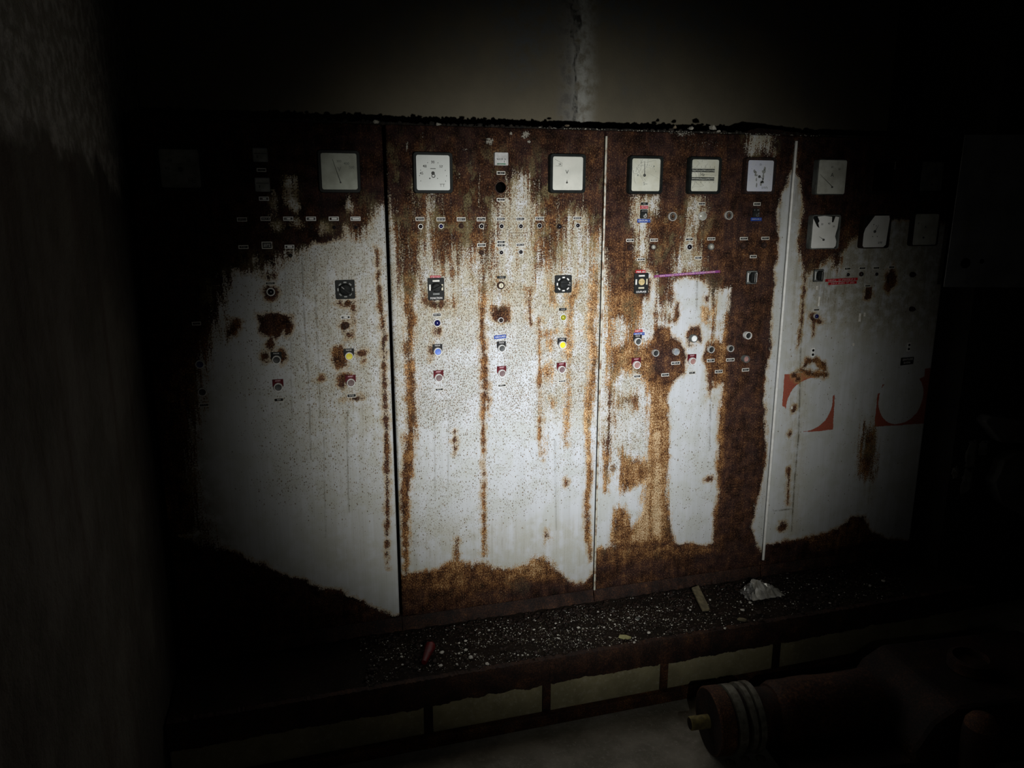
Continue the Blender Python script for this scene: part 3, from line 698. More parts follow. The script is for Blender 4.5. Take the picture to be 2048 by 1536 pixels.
STAIN[2] += [(('p', [(1200, 380), (1440, 380), (1440, 550), (1300, 560), (1290, 620), (1200, 620)]), 1.0, .06), (('p', [(1200, 560), (1300, 560), (1290, 900), (1200, 920)]), .45, .06), (('l', [(1425, 560, 18), (1422, 800, 14)]), .8, .04), (('l', [(1320, 570, 16), (1335, 640, 14)]), .7, .04), (('l', [(1543, 420, 14), (1532, 700, 8), (1528, 1000, 8)]), .45, .03), (('e', 1520, 275, 30, 24), 1.0, .03)]
for q in ([(1393, 560, 1.4), (1392, 620, 1)], [(1425, 560, 1.5), (1424, 700, 2), (1420, 800, 1.5), (1418, 900, 1)], [(1330, 600, 1), (1333, 680, 1)], [(1560, 400, 2), (1556, 470, 1.5)], [(1500, 330, 1.2), (1488, 400, 1)]):
    DIRT_SHADE[2].append((('l', q), .6, .004))
PALE[2] += [(('p', [(1318, 261), (1345, 260), (1392, 264), (1390, 272), (1340, 268)]), .55, .008), (('e', 1362, 268, 10, 5), .75, .006), (('e', 1400, 288, 50, 10), .25, .02), (('e', 1210, 255, 6, 3), .8, .004)]

# --- cabinet 4
RUST[3] += [('p', [(1590, 230), (1960, 230), (1960, 455), (1850, 440), (1760, 440), (1730, 444), (1716, 470), (1705, 478), (1690, 492), (1680, 508), (1671, 540), (1664, 530), (1660, 512), (1642, 528), (1625, 540), (1614, 548), (1606, 541), (1598, 515), (1592, 481), (1600, 440), (1604, 409), (1597, 360), (1590, 340)]),
            ('l', [(1608, 530, 2.2), (1606, 570, 2.2), (1600, 640, 1.6), (1594, 690, 1)]), ('e', 1777, 558, 11, 24), ('e', 1733, 588, 8, 11), ('e', 1624, 634, 8, 9), ('e', 1634, 643, 6, 4), ('l', [(1626, 640, 3), (1622, 670, .6)]),
            ('l', [(1604, 733, 4), (1612, 722, 5), (1628, 719, 4), (1642, 730, 6), (1646, 738, 4)]), ('l', [(1600, 739, 4), (1622, 747, 4.5), (1648, 748, 5)]), ('e', 1586, 750, 7, 6), ('e', 1592, 756, 6, 5),
            ('p', [(1724, 846), (1746, 862), (1747, 900), (1740, 955), (1722, 945), (1717, 915), (1718, 880)]), ('e', 1584, 818, 3, 5), ('e', 1577, 866, 3, 4), ('e', 1562, 1050, 9, 9), ('l', [(1574, 935, 2), (1574, 960, 1), (1573, 1005, 2)]),
            ('p', [(1490, 1090), (1530, 1087), (1571, 1079), (1609, 1073), (1642, 1065), (1675, 1054), (1702, 1030), (1727, 1032), (1735, 1058), (1773, 1076), (1850, 1082), (1960, 1085), (1960, 1300), (1490, 1300)])]
DIRT_SHADE[3].append((('p', [(1588, 330), (1940, 330), (1920, 640), (1760, 660), (1640, 620), (1600, 560)]), .34, .10))  # darkens the upper paint as the beam's falloff, over an olive stain
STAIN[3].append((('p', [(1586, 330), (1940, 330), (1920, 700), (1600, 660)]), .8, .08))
TONE[3] += [(('p', [(1590, 230), (1960, 230), (1960, 440), (1700, 440), (1600, 500)]), -.19, .05), (('e', 1635, 735, 40, 24), .06, .02), (('p', [(1490, 1090), (1610, 1080), (1620, 1105), (1740, 1080), (1960, 1095), (1960, 1300), (1490, 1300)]), -.20, .012), (('p', [(1612, 1078), (1730, 1030), (1740, 1080), (1630, 1112)]), .06, .012), (('e', 1732, 900, 20, 60), .16, .02)]  # top rust also toned down to paint the beam's falloff
MOTT[3] += [(('p', [(1590, 470), (1720, 450), (1720, 560), (1590, 560)]), .3, .03), (('e', 1735, 900, 40, 80), .8, .03)]
SPECK[3] += [(('p', [(1540, 330), (1960, 330), (1960, 1090), (1500, 1090)]), .014, .05)]
STAIN[3] += [(('l', [(1606, 500, 26), (1590, 800, 20), (1580, 1060, 14)]), .7, .05), (('l', [(1745, 800, 10), (1735, 1000, 10)]), .5, .03)]
for q in ([(1607, 540, 1.5), (1602, 640, 1.6), (1598, 700, 1.3), (1596, 800, 1.2), (1594, 870, 1.4), (1586, 960, 1.3), (1580, 1060, 1.2)], [(1545, 1020, 1), (1580, 1016, 1.2)]):
    DIRT_SHADE[3].append((('l', q), .9, .003))
PALE[3] += []

def field(x, z, sh):
    return sd_poly(x, z, sh[1]) if sh[0] == 'p' else sd_line(x, z, sh[1]) if sh[0] == 'l' else sd_ell(x, z, *sh[1:])

def soft_sum(x, z, lst, base=0.0, mx=False):
    a = np.full(x.shape, base)
    for sh, amt, w in lst:
        t = np.clip((field(x, z, sh)+w)/(2*w), 0, 1); t = t*t*(3-2*t)
        a = np.maximum(a, amt*t) if mx else a+amt*t
    return a

def red_squares(x, z):
    out = np.full(x.shape, -1.0)
    def sq(tl, tr, br, bl, cx, cy, rpx, cuts):
        nonlocal out
        s_ = sd_poly(x, z, [tl, tr, br, bl])
        ex, ez = P(cx, cy)
        c = np.hypot(x-ex, z-ez)-rpx
        s_ = np.minimum(s_, c)
        for q in cuts: s_ = np.minimum(s_, -field(x, z, q))
        out = np.maximum(out, s_)
    sq((1566, 747), (1669, 741), (1663, 858), (1557, 868), 1616, 808, .117, [('p', [(1604, 730), (1700, 725), (1700, 772), (1662, 790), (1640, 765)]), ('p', [(1540, 808), (1566, 812), (1584, 848), (1604, 858), (1600, 880), (1540, 890)])])
    sq((1757, 742), (1862, 735), (1856, 845), (1745, 853), 1799, 795, .122, [('p', [(1730, 700), (1846, 700), (1846, 752), (1800, 772), (1762, 768), (1757, 785), (1730, 790)])])
    return out

HOLE_X, HOLE_Z = (float(q) for q in P(1001, 375))
G9 = tuple(float(q) for q in P(1766, 354))

def make_panel(i, cab):
    gl, gr_ = ((.004, .009), (.004, .004), (.0025, .003), (.0025, .004))[i]
    proud = (0.0, 0.002, 0.005, 0.010)[i]
    x0, x1 = XS[i]+gl, XS[i+1]-gr_
    st = .0034
    gx = np.linspace(x0, x1, int(round((x1-x0)/st))+1); gz = np.linspace(PZ0, PZ1, int(round((PZ1-PZ0)/st))+1)
    X, Z = np.meshgrid(gx, gz)
    x, z = X.ravel(), Z.ravel()
    rust = np.full(x.shape, -.2)
    for sh in RUST[i]: rust = np.maximum(rust, field(x, z, sh))
    for sh in CLEAN[i]: rust = np.minimum(rust, -field(x, z, sh))
    if i == 2:
        for sh in RUST2: rust = np.maximum(rust, field(x, z, sh))
    rust = np.clip(rust, -.05, .05)
    rust += (vnoise(x, z, 60, 3+i)-.5)*.010
    tone = .40+soft_sum(x, z, TONE[i])+(vnoise(x, z, 9, 21)-.5)*.12
    mott = soft_sum(x, z, MOTT[i], mx=True); speck = soft_sum(x, z, SPECK[i], mx=True)
    stain = soft_sum(x, z, STAIN[i], mx=True); dirt_shade = soft_sum(x, z, DIRT_SHADE[i], mx=True); pale = soft_sum(x, z, PALE[i], mx=True)
    # in the mottled zones pull the field towards its edge so that grains of both show
    rust = rust*(1-.45*np.clip(mott, 0, 1))
    red = np.clip(red_squares(x, z), -.05, .05) if i == 3 else np.full(x.shape, -.05)
    # relief: folded edges, scale crust where rusted, a little oil-canning
    r = .004
    d = np.minimum(np.minimum(x-x0, x1-x), np.minimum(z-PZ0, PZ1-z)); d = np.clip(d, 0, r)
    y = -proud+r-np.sqrt(np.maximum(r*r-(r-d)**2, 0))
    crust = np.clip(rust/.02, 0, 1)
    inner = np.clip((np.minimum(x-x0, x1-x)-.01)/.01, 0, 1)
    y += -crust*inner*(.0006+.0022*vnoise(x, z, 90, 5)*vnoise(x, z, 33, 6))
    y += .0012*np.sin(x*4.1+i)*np.sin(z*2.3)*inner
    nxv, nzv = len(gx), len(gz)
    co = np.stack([x, y, z], 1)
    idx = np.arange(nxv*nzv).reshape(nzv, nxv)
    q = np.stack([idx[:-1, :-1], idx[:-1, 1:], idx[1:, 1:], idx[1:, :-1]], -1).reshape(-1, 4)
    if i in (1, 3):
        cx_, cz_ = x[q].mean(1), z[q].mean(1)
        if i == 1: q = q[np.hypot(cx_-HOLE_X, cz_-HOLE_Z) > .0205]
        else: q = q[~((np.abs(cx_-G9[0]) < .056) & (np.abs(cz_-G9[1]) < .056))]
    # return flanges
    loop = np.concatenate([idx[0, :], idx[1:, -1], idx[-1, -2::-1], idx[-2:0:-1, 0]])
    b = len(co); fl = co[loop].copy(); fl[:, 1] = .028
    co = np.concatenate([co, fl]); nl = len(loop); k = np.arange(nl)
    fq = np.stack([loop[(k+1) % nl], loop, b+k, b+(k+1) % nl], -1)
    q = np.concatenate([q, fq])
    me = bpy.data.meshes.new('door_panel')
    me.vertices.add(len(co)); me.loops.add(q.size); me.polygons.add(len(q))
    root = np.array(cab.location)
    me.vertices.foreach_set('co', (co-root).astype(np.float32).ravel())
    me.loops.foreach_set('vertex_index', q.astype(np.int32).ravel())
    me.polygons.foreach_set('loop_start', (np.arange(len(q))*4).astype(np.int32))
    me.polygons.foreach_set('loop_total', np.full(len(q), 4, np.int32))
    me.polygons.foreach_set('use_smooth', np.ones(len(q), bool))
    me.update(calc_edges=True)
    for nm, a in (('rust', rust), ('tone', tone), ('mott', mott), ('speck', speck), ('stain', stain), ('dirt_shade', dirt_shade), ('redpaint', red), ('pale', pale)):
        full = np.concatenate([a, a[loop]*(0 if nm in ('speck', 'dirt_shade', 'stain') else 1)]).astype(np.float32)
        at = me.attributes.new(nm, 'FLOAT', 'POINT'); at.data.foreach_set('value', full)
    return link('door_panel', me, M['panel'], cab)

CABLAB = ['leftmost grey control cabinet, blackened at the top, lost in the dark by the left wall',
          'grey control cabinet, second from the left, brightest lit, with an empty round hole up top',
          'grey control cabinet, third from the left, with broad brown rust bands running to the floor',
          'rightmost grey control cabinet with two worn red squares around painted-out circles']
cabs = []
for i in range(4):
    c = empty('control_cabinet', ((XS[i]+XS[i+1])/2, 0.0, LEDGE_Z), CABLAB[i], 'cabinet', 'row of control cabinets')
    cabs.append(c)
    w = XS[i+1]-XS[i]
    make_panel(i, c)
    MB().box(0, .012+DEPTH/2, (PZ1+PZ0)/2-LEDGE_Z, w-.004, DEPTH-.012, PZ1-PZ0-.004, skip=('f',)).build('cabinet_body', M['rust_black'], c)
    b = MB(); n = 60; vv = []; ff = []; rr = random.Random(40+i)
    for k in range(n+1):
        xx = -w/2+.001+(w-.002)*k/n
        for (y, z) in ((.02, PZ0+.004-LEDGE_Z), (.006+rr.uniform(-.003, .003), PZ0+.002-LEDGE_Z), (.002+rr.uniform(-.005, .004), .03), (-.004+rr.uniform(-.007, .004), .0), (.05, 0.0)):
            vv.append((xx, y, z))
    for k in range(n):
        for j in range(4):
            a = k*5+j; ff.append((a, a+1, a+6, a+5))
    b.add(vv, ff).build('base_frame', M['rust_base'], c, smooth=True)

M['bead'] = simple('glossy_bead_paint', (.84, .84, .82), (.72, .71, .68), 40, .35, spec=.6)
M['bead_worn'] = simple('worn_bead_paint', (.52, .50, .42), (.22, .13, .07), 26, .32, spec=.5, lo=.48, hi=.62)
for i, mt, yb, z0 in ((2, 'bead_worn', -.004, PZ0), (3, 'bead', -.010, PZ0+.03)):  # beads added to draw the lit panel edges as bright lines
    xb_ = XS[i]+.0012
    mb = MB(); mb.tube([(0, 0, z0-LEDGE_Z), (0, 0, PZ1-.02-LEDGE_Z)], .0042 if i == 2 else .0058, 14)
    mb.build('highlight_bead', M[mt], cabs[i], (xb_-cabs[i].location[0], yb, 0), smooth=True)

def cab_of(px):
    x = float(P(px, 600)[0])
    return cabs[max(0, min(3, sum(x > q for q in XS[1:4])))]

def place(px, py, y=0.0, cab=None):
    """-> (cabinet, local location) of a fitting whose face lies at depth y"""
    x, z = P(px, py, y)
    cb = cab or cab_of(px)
    k = cabs.index(cb)
    base = -(0.0, 0.002, 0.005, 0.010)[k]
    return cb, (float(x)-cb.location[0], base-.0008, float(z)-cb.location[2])

# ------------------------------------------------------------------ fittings
def name_plate(px, py, w=17, h=6.4, seed=0, lines=1, frame='tagframe', soft=False, lit=.6, tilt=0.0, glare=0.0):
    cb, loc = place(px, py, -.002)
    mx, mz = msc(px, py); W, H = w*mx, h*mz
    po = [(-W/2, -H/2), (W/2, -H/2), (W/2, H/2), (-W/2, H/2)]
    t = .0024
    pi_ = [(-W/2+t, -H/2+t), (W/2-t, -H/2+t), (W/2-t, H/2-t), (-W/2+t, H/2-t)]
    m = MB().ring(po, pi_, -.003, 0)
    o = m.build('name_plate', M[frame], cb, loc, rot=(0, tilt, 0))
    MB().box(0, -.0008, 0, W-2*t, .0014, H-2*t).build('plate_insert', M['black'], o)
    l = MB()
    for k in range(lines):
        zz = (lines-1)/2*.5*H*.5-k*H*.25 if lines > 1 else 0
        strokes(l, 0, -.0017, zz, (W-2*t)*lit, (H-2*t)*(.5 if lines == 1 else .28), 7, seed+k*17)
    l.build('plate_lettering', M['letter_soft' if soft else 'letter'], o)
    if glare: MB().box(W*.04, -.0019, 0, (W-2*t)*glare, .0006, (H-2*t)*.62).build('painted_glare', M['cap_white'], o)  # white bar paints the torch's glare onto the plate
    return o

def lamp(px, py, r=5.4, lens='lens_black', ring='chrome', depth=.010):
    cb, loc = place(px, py, -depth*.7)
    R = r*msc(px, py)[1]*.94
    o = MB().lathe([(R*1.04, 0), (R*1.04, -depth*.45), (R*.98, -depth*.62), (R*.80, -depth*.62), (R*.76, -depth*.2)], 22, cap=False).build('indicator_lamp', M[ring], cb, loc, smooth=True)
    MB().lathe([(R*.80, -depth*.2), (R*.80, -depth*.55), (R*.70, -depth*.9), (R*.48, -depth*1.12), (R*.2, -depth*1.2), (R*.02, -depth*1.22)], 22).build('lens', M[lens], o, smooth=True)
    return o

def legend(o, kind, R, word, seed, wide=1.18):
    W = R*2*wide
    poly = [(W/2*math.cos(a)*.86, R*.15+W/2*.86*math.sin(a)) for a in [math.radians(180+18*k) for k in range(11)]]
    poly = [(-W/2, R*1.72), (-W/2, R*.2)]+poly[1:-1]+[(W/2, R*.2), (W/2, R*1.72)]
    poly = poly[::-1]
    MB().prism([(x, z) for x, z in poly][::-1], -.0035, .0).build('legend_plate', M['legend_'+kind], o)
    l = MB(); put_text(l, word, 0, -.0038, R*1.38, R*.44, .00004, width=R*1.25)
    l.build('legend_lettering', M['letter_pink' if kind == 'red' else 'letter'], o)

def button(px, py, cap, leg=None, r=8.7, seed=0, label=None, depth=.014, ring='ring', capout=0.0):
    cb, loc = place(px, py, -depth)
    R = r*msc(px, py)[1]*.94
    o = MB().lathe([(R*.97, 0), (R*1.0, -depth*.75), (R*.94, -depth), (R*.76, -depth), (R*.73, -depth*.55)], 28, cap=False).build('push_button', M[ring], cb, loc, smooth=True)
    cd = -depth*.78-capout
    MB().lathe([(R*.73, -depth*.3), (R*.73, cd+.0006), (R*.69, cd), (R*.30, cd+.0006), (R*.02, cd+.0007)], 28).build('button_cap', M[cap], o, smooth=True)
    if leg: legend(o, leg, R, 'MARCHE' if leg == 'black' else 'ARRET', seed)
    if label: o['label'] = label
    return o

def tape(px, py, w, h, mat, words=None, seed=0, lmat='letter', n=8, skew=0.0, size=.55, lines=None):
    cb, loc = place(px, py, -.002)
    mx, mz = msc(px, py); W, H = w*mx, h*mz
    poly = [(-W/2, -H/2-skew*W/2), (W/2, -H/2+skew*W/2), (W/2-.0008, H/2+skew*W/2), (-W/2+.0006, H/2-skew*W/2)]
    o = MB().prism(poly, -.0022, .0002).build('label_tape', M[mat], cb, loc)
    l = MB()
    if words:
        put_text(l, words, 0, -.0026, 0, H*size*1.25, .00008, width=W*.84, skew=skew)
    else:
        strokes(l, 0, -.0026, 0, W*.84, H*size, n, seed, skew)
    l.build('tape_lettering', M[lmat], o)
    return o

def meter(px, py, dial='dial_white', bezel='bezel', texts=(), needle=None, hub=None, dots=(), extra=None, poly=None, label=None, glass=True, size=.138, ink='ink', proj=.026, dialout=0.0, cracks=None, open_=.853):
    cb, loc = place(px, py, -proj)
    S = size; ins = S*open_
    o = MB().ring(rrect(S, S, .011), rrect(ins, ins, .007), -proj, 0, .004).build('panel_meter', M[bezel], cb, loc, smooth=True)
    if label: o['label'] = label
    D = ins/2; yd = -proj+.007-dialout
    if dial:
        if poly is None: pl_ = rrect(ins+.001, ins+.001, .006)
        else: pl_ = [(u*ins, v*ins) for u, v in poly]
        if not dialout: MB().box(0, -.004, 0, ins, .004, ins).build('backing', M['black'], o)
        MB().prism(pl_, yd, yd+.0015).build('dial', M[dial], o)
        l = MB()
        for s_, u, v, sz in texts: put_text(l, s_, u*ins, yd-.0004, v*ins, sz, .00015)
        for u, v, r in dots: l.add([(u*ins+r*math.cos(a), yd-.0004, v*ins+r*math.sin(a)) for a in [2*math.pi*k/8 for k in range(8)]], [tuple(range(8))])
        if extra: extra(l, ins, yd)
        if l.v: l.build('dial_markings', M[ink], o)
    if needle:
        u0, v0, u1, v1 = (q*ins for q in needle)
        a = Vector((u1-u0, 0, v1-v0)).normalized(); p = Vector((-a.z, 0, a.x))*.0010
        MB().add([(u0+p.x*1.3, yd-.0022, v0+p.z*1.3), (u0-p.x*1.3, yd-.0022, v0-p.z*1.3), (u1-p.x*.5, yd-.0022, v1-p.z*.5), (u1+p.x*.5, yd-.0022, v1+p.z*.5)], [(0, 1, 2, 3)]).build('needle', M['ink'], o)
    if hub:
        u, v, r = hub
        MB().lathe([(r, yd), (r*.9, yd-.003), (r*.5, yd-.0045), (r*.02, yd-.0048)], 14, u*ins, 0, v*ins).build('hub', M['ink'], o, smooth=True)
    if glass:
        g = MB().prism(rrect(ins, ins, .006), -proj+.0025, -proj+.0037).build('glass_pane', M['glass'], o)
    if cracks:
        rr = random.Random(cracks); l = MB()
        for k in range(9):
            x, z = rr.uniform(-.45, .0)*ins, rr.uniform(-.35, .45)*ins; a = rr.uniform(0, 6.28); pth = []
            for q in range(6):
                pth.append((x, -proj+.0022, z)); a += rr.uniform(-.5, .5)
                x = max(-.48*ins, min(.48*ins, x+.013*math.cos(a))); z = max(-.48*ins, min(.48*ins, z+.013*math.sin(a)))
            l.tube(pth, .00022, 4)
        l.build('glass_cracks', M['ink_grey'], o)
    return o

# ---- cabinet 1
def ticks45(l, ins, yd):
    for k in range(11):
        a = math.radians(180+22-k*22.4); r = .40*ins
        x, z = r*math.cos(a), r*math.sin(a)-.01
        l.add([(x-.0011, yd-.0004, z-.0014), (x+.0011, yd-.0004, z-.0014), (x+.0011, yd-.0004, z+.0014), (x-.0011, yd-.0004, z+.0014)], [(0, 1, 2, 3)])
    for (u, v, w) in ((.0, .12, .019),):
        l.add([(u*ins-w/2, yd-.0004, v*ins-.0012), (u*ins+w/2, yd-.0004, v*ins-.0012), (u*ins+w/2, yd-.0004, v*ins+.001), (u*ins-w/2, yd-.0004, v*ins+.001)], [(0, 1, 2, 3)])
meter(360, 337, 'dial_dim', texts=(('45', -.33, 0, .013), ('48', -.24, .21, .013), ('52', .22, .21, .013), ('Hz', .27, -.32, .022)), hub=(.0, -.02, .0075), extra=ticks45, needle=(0, -.02, -.07, .06), label='dim frequency meter with a dark hub, marked Hz')
meter(679, 343, 'dial_grey', texts=(('V', .0, .06, .020), ('400', .21, .22, .012), ('500', .35, .12, .012), ('300', .0, .28, .011)), needle=(.02, -.30, -.18, .34), hub=(.02, -.30, .0028), ink='ink_grey', label='grimy voltmeter with a long needle leaning left')
def counter(px, py, w, h, bright=True, green=False, label=None):
    cb, loc = place(px, py, -.014)
    mx, mz = msc(px, py); W, H = w*mx, h*mz
    o = MB().ring(rrect(W, H, .003, 3), rrect(W*.86, H*.86, .002, 3), -.016, 0, .002).build('hour_counter', M['display' if bright else 'bezel_grey'], cb, loc, smooth=True)
    if label: o['label'] = label
    MB().box(0, -.006, 0, W*.87, .012, H*.87).build('counter_face', M['display' if bright else 'dial_dim'], o)
    l = MB()
    if bright: strokes(l, 0, -.0126, -.01*H, W*.72, H*.13, 9, 3)
    else: l.add([(-W*.42, -.0126, H*.08), (W*.42, -.0126, H*.08), (W*.42, -.0126, H*.14), (-W*.42, -.0126, H*.14)], [(0, 1, 2, 3)])
    l.add([(-W*.24, -.0126, -H*.22), (-W*.16, -.0126, -H*.22), (-W*.16, -.0126, -H*.04), (-W*.24, -.0126, -H*.04)] if not bright else [(W*.20, -.0126, -H*.27), (W*.24, -.0126, -H*.27), (W*.24, -.0126, -H*.12), (W*.20, -.0126, -H*.12)], [(0, 1, 2, 3)])
    l.build('counter_markings', M['ink'], o)
    if green:
        MB().box(0, -.0132, -H*.42, W*.62, .002, H*.17).build('green_label', M['green_label'], o)
        g = MB(); strokes(g, 0, -.0144, -H*.42, W*.4, H*.09, 5, 9); g.build('label_lettering', M['letter_soft'], o)
counter(520.5, 310, 30, 28, False); counter(525, 369.5, 30, 28, False)
name_plate(523, 340, 19, 7, 1, lit=.3, soft=True); name_plate(528, 397.5, 20, 8, 2, lit=.8, frame='cap_white', glare=.4)
for k, px in enumerate((484, 531, 576.5, 622, 667.5, 711)):
    name_plate(px, 439 if px < 500 else 437.5, 20, 8.2, 10+k, lit=.85, lines=2 if k in (2, 5) else 1, soft=(k == 0), frame='tagframe' if k < 2 else 'cap_white', glare=(0, 0, .4, .5, .6, .8)[k])  # whiter frames and bars carry painted glare
    lamp(px+1, 455, 4.2, 'lens_black', 'rust', .009)
name_plate(487, 494, 20, 7, 20, soft=True); name_plate(534, 490.5, 21, 14, 21, lines=2, lit=.8); name_plate(579, 493.5, 19, 7.5, 22, frame='cap_white', glare=.6)
for px, py in ((488, 512), (535, 513), (581, 511)): lamp(px, py, 4.2, 'lens_black', 'rust', .009)
name_plate(540.5, 566.5, 20, 7, 23, lit=.7); lamp(541.5, 584, 8.6, 'lens_black', 'ring', .014)
name_plate(691, 634.5, 19, 7, 24, frame='cap_white', lit=.7, glare=.4); lamp(692, 651, 7, 'rust', 'rust', .010)
name_plate(393, 647, 18, 7, 25, soft=True)
def rotary8(px, py, bright, ang):
    cb, loc = place(px, py, -.006)
    W = .0665
    o = MB().prism(rrect(W, W, .005), -.006, 0).build('rotary_switch', M['black'], cb, loc)
    for k in range(8):
        a = math.radians(45*k)
        r = W*.37
        c, s_ = math.cos(a), math.sin(a)
        pts_ = [(u*c*1-v*s_, u*s_+v*c) for u, v in ((r-.0022, -.0050), (r+.0026, -.0050), (r+.0026, .0050), (r-.0022, .0050))]
        MB().prism(pts_, -.0072, -.005).build('position_mark', M['white' if bright else 'bezel_grey'], o)
    R = W*.285
    MB().lathe([(R*1.1, -.006), (R*1.1, -.010), (R, -.012), (R*.95, -.020), (R*.8, -.022), (.0005, -.022)], 24).build('knob', M['black'], o, smooth=True)
    c, s_ = math.cos(math.radians(ang)), math.sin(math.radians(ang))
    hw, hl = R*.26, R*1.12
    g = [(u*c-v*s_, u*s_+v*c) for u, v in ((-hl, -hw*.7), (hl*.9, -hw), (hl*1.08, 0), (hl*.9, hw), (-hl, hw*.7))]
    MB().prism(g, -.034, -.020).build('grip', M['black'], o, bevel=.001)
    m_ = [(u*c-v*s_, u*s_+v*c) for u, v in ((hl*.35, -hw*.22), (hl*.85, -hw*.22), (hl*.85, hw*.22), (hl*.35, hw*.22))]
    MB().prism(m_, -.0346, -.0335).build('pointer_line', M['letter_soft'], o)
    return o
rotary8(690.5, 579, False, 140); rotary8(1126.5, 568, True, -4)
button(399.5, 729, 'cap_navy', None, 9.2, label='navy button in a pale ring'); button(404.5, 784.5, 'cap_black', None, 9.2)
name_plate(408, 810, 20, 7, 27, soft=True)
button(553, 720, 'cap_black', 'black', 9.2); button(698.5, 713, 'cap_yellow', 'black', 9.0, label='yellow button under a black legend')
button(556.5, 775, 'cap_dark', 'red', 9.2, label='charcoal button under a red legend'); button(702, 766, 'cap_mauve', 'red', 9.0, label='maroon button under a red legend')
name_plate(557.5, 799.5, 20, 8, 28, lit=.5); name_plate(703, 791, 19, 8, 29)

# ---- cabinet 2
def hz_scale(l, ins, yd):
    ticks45(l, ins, yd)
    for k in range(14):
        a = 2*math.pi*k/14; r0, r1 = .0042, .0070
        b = 2*math.pi*(k+1)/14
        ox, oz = .01*ins, -.085*ins
        l.add([(ox+r0*math.cos(a), yd-.0004, oz+r0*math.sin(a)), (ox+r1*math.cos(a), yd-.0004, oz+r1*math.sin(a)), (ox+r1*math.cos(b), yd-.0004, oz+r1*math.sin(b)), (ox+r0*math.cos(b), yd-.0004, oz+r0*math.sin(b))], [(0, 1, 2, 3)])
    x, z = .27*ins, -.32*ins
    l.add([(x-.009, yd-.0004, z-.0006), (x+.009, yd-.0004, z-.0006), (x+.009, yd-.0004, z+.0008), (x-.009, yd-.0004, z+.0008)], [(0, 1, 2, 3)])
    for dx in (-.005, .005): l.add([(x+dx-.0006, yd-.0004, z-.009), (x+dx+.0006, yd-.0004, z-.009), (x+dx+.0006, yd-.0004, z), (x+dx-.0006, yd-.0004, z)], [(0, 1, 2, 3)])
meter(866.5, 345.5, 'dial_white', texts=(('50', .0, .30, .013), ('48', -.24, .18, .013), ('45', -.34, -.02, .013), ('52', .24, .18, .011)), hub=(.0, -.01, .0062), dots=((-.10, -.16, .0026), (.13, -.16, .0016)), extra=hz_scale, label='clean white frequency meter with a small black hub', glass=False)
def v_scale(l, ins, yd):
    for (x0, z0, x1, z1) in ((-.42, .42, -.18, .30), (-.18, .30, -.20, .22), (-.40, .22, -.18, .22)):
        dx, dz = (x1-x0)*ins, (z1-z0)*ins; L = math.hypot(dx, dz); px_, pz_ = -dz/L*.0004, dx/L*.0004
        l.add([(x0*ins-px_, yd-.0004, z0*ins-pz_), (x1*ins-px_, yd-.0004, z1*ins-pz_), (x1*ins+px_, yd-.0004, z1*ins+pz_), (x0*ins+px_, yd-.0004, z0*ins+pz_)], [(0, 1, 2, 3)])
meter(1136, 347, 'dial_pink', texts=(('V', -.02, .04, .019), ('24', -.26, .27, .010)), hub=(-.02, -.27, .0035), needle=(-.02, -.27, -.02, -.19), extra=v_scale, label='off-white voltmeter with a short broken needle')
counter(1002.5, 318, 27, 26, True, True, label='white counter window with a row of digits and a green label')
name_plate(1001.5, 346, 17, 7, 31, lit=.5); name_plate(1001.5, 399.5, 17, 6.5, 32)
# the empty hole
cb, loc = place(1001, 375)
o = MB().ring(circ(.0225, 28), circ(.0195, 28), -.0015, .004).build('empty_mounting_hole', M['rust_mid'], cb, loc, smooth=True)
MB().lathe([(.0195, 0), (.0195, .05), (.0190, .052), (.0005, .052)], 28, cap=False).build('hole_sleeve', M['void'], o)
for k, (px, py, lens, ring) in enumerate(((841, 453, 'lens_black', 'chrome'), (882, 452.5, 'lens_blue', 'chrome'), (922.5, 452, 'rust', 'rust'), (963, 452.5, 'lens_black', 'chrome'), (1003, 452.5, 'lens_black', 'ring'), (1041.5, 452.5, 'lens_black', 'ring'), (1079, 451.5, 'lens_black', 'chrome'), (1119, 453, 'lens_black', 'rust'), (1155.5, 451, 'lens_black', 'ring'))):
    lamp(px, py, 5.6, lens, ring)
    if k != 7: name_plate((839.5, 881.5, 922, 962, 1001, 1040, 1078.5, 0, 1154)[k], (438, 438.5, 438.5, 438.5, 438, 438, 437, 0, 436.5)[k], 17.5, 8 if k < 6 else 7, 40+k, lines=2 if k < 6 else 1, lit=.8)
name_plate(962.5, 490, 17, 7.2, 51); name_plate(1001.5, 484, 17, 7, 52); name_plate(1001.5, 490.6, 17, 7, 53); name_plate(1040, 489.5, 17, 7.2, 54, lit=.8)
lamp(963, 505, 5.2, 'rust', 'rust'); lamp(1002.5, 505, 5.4, 'lens_black', 'ring'); lamp(1041.5, 504, 5.4, 'lens_black', 'ring')
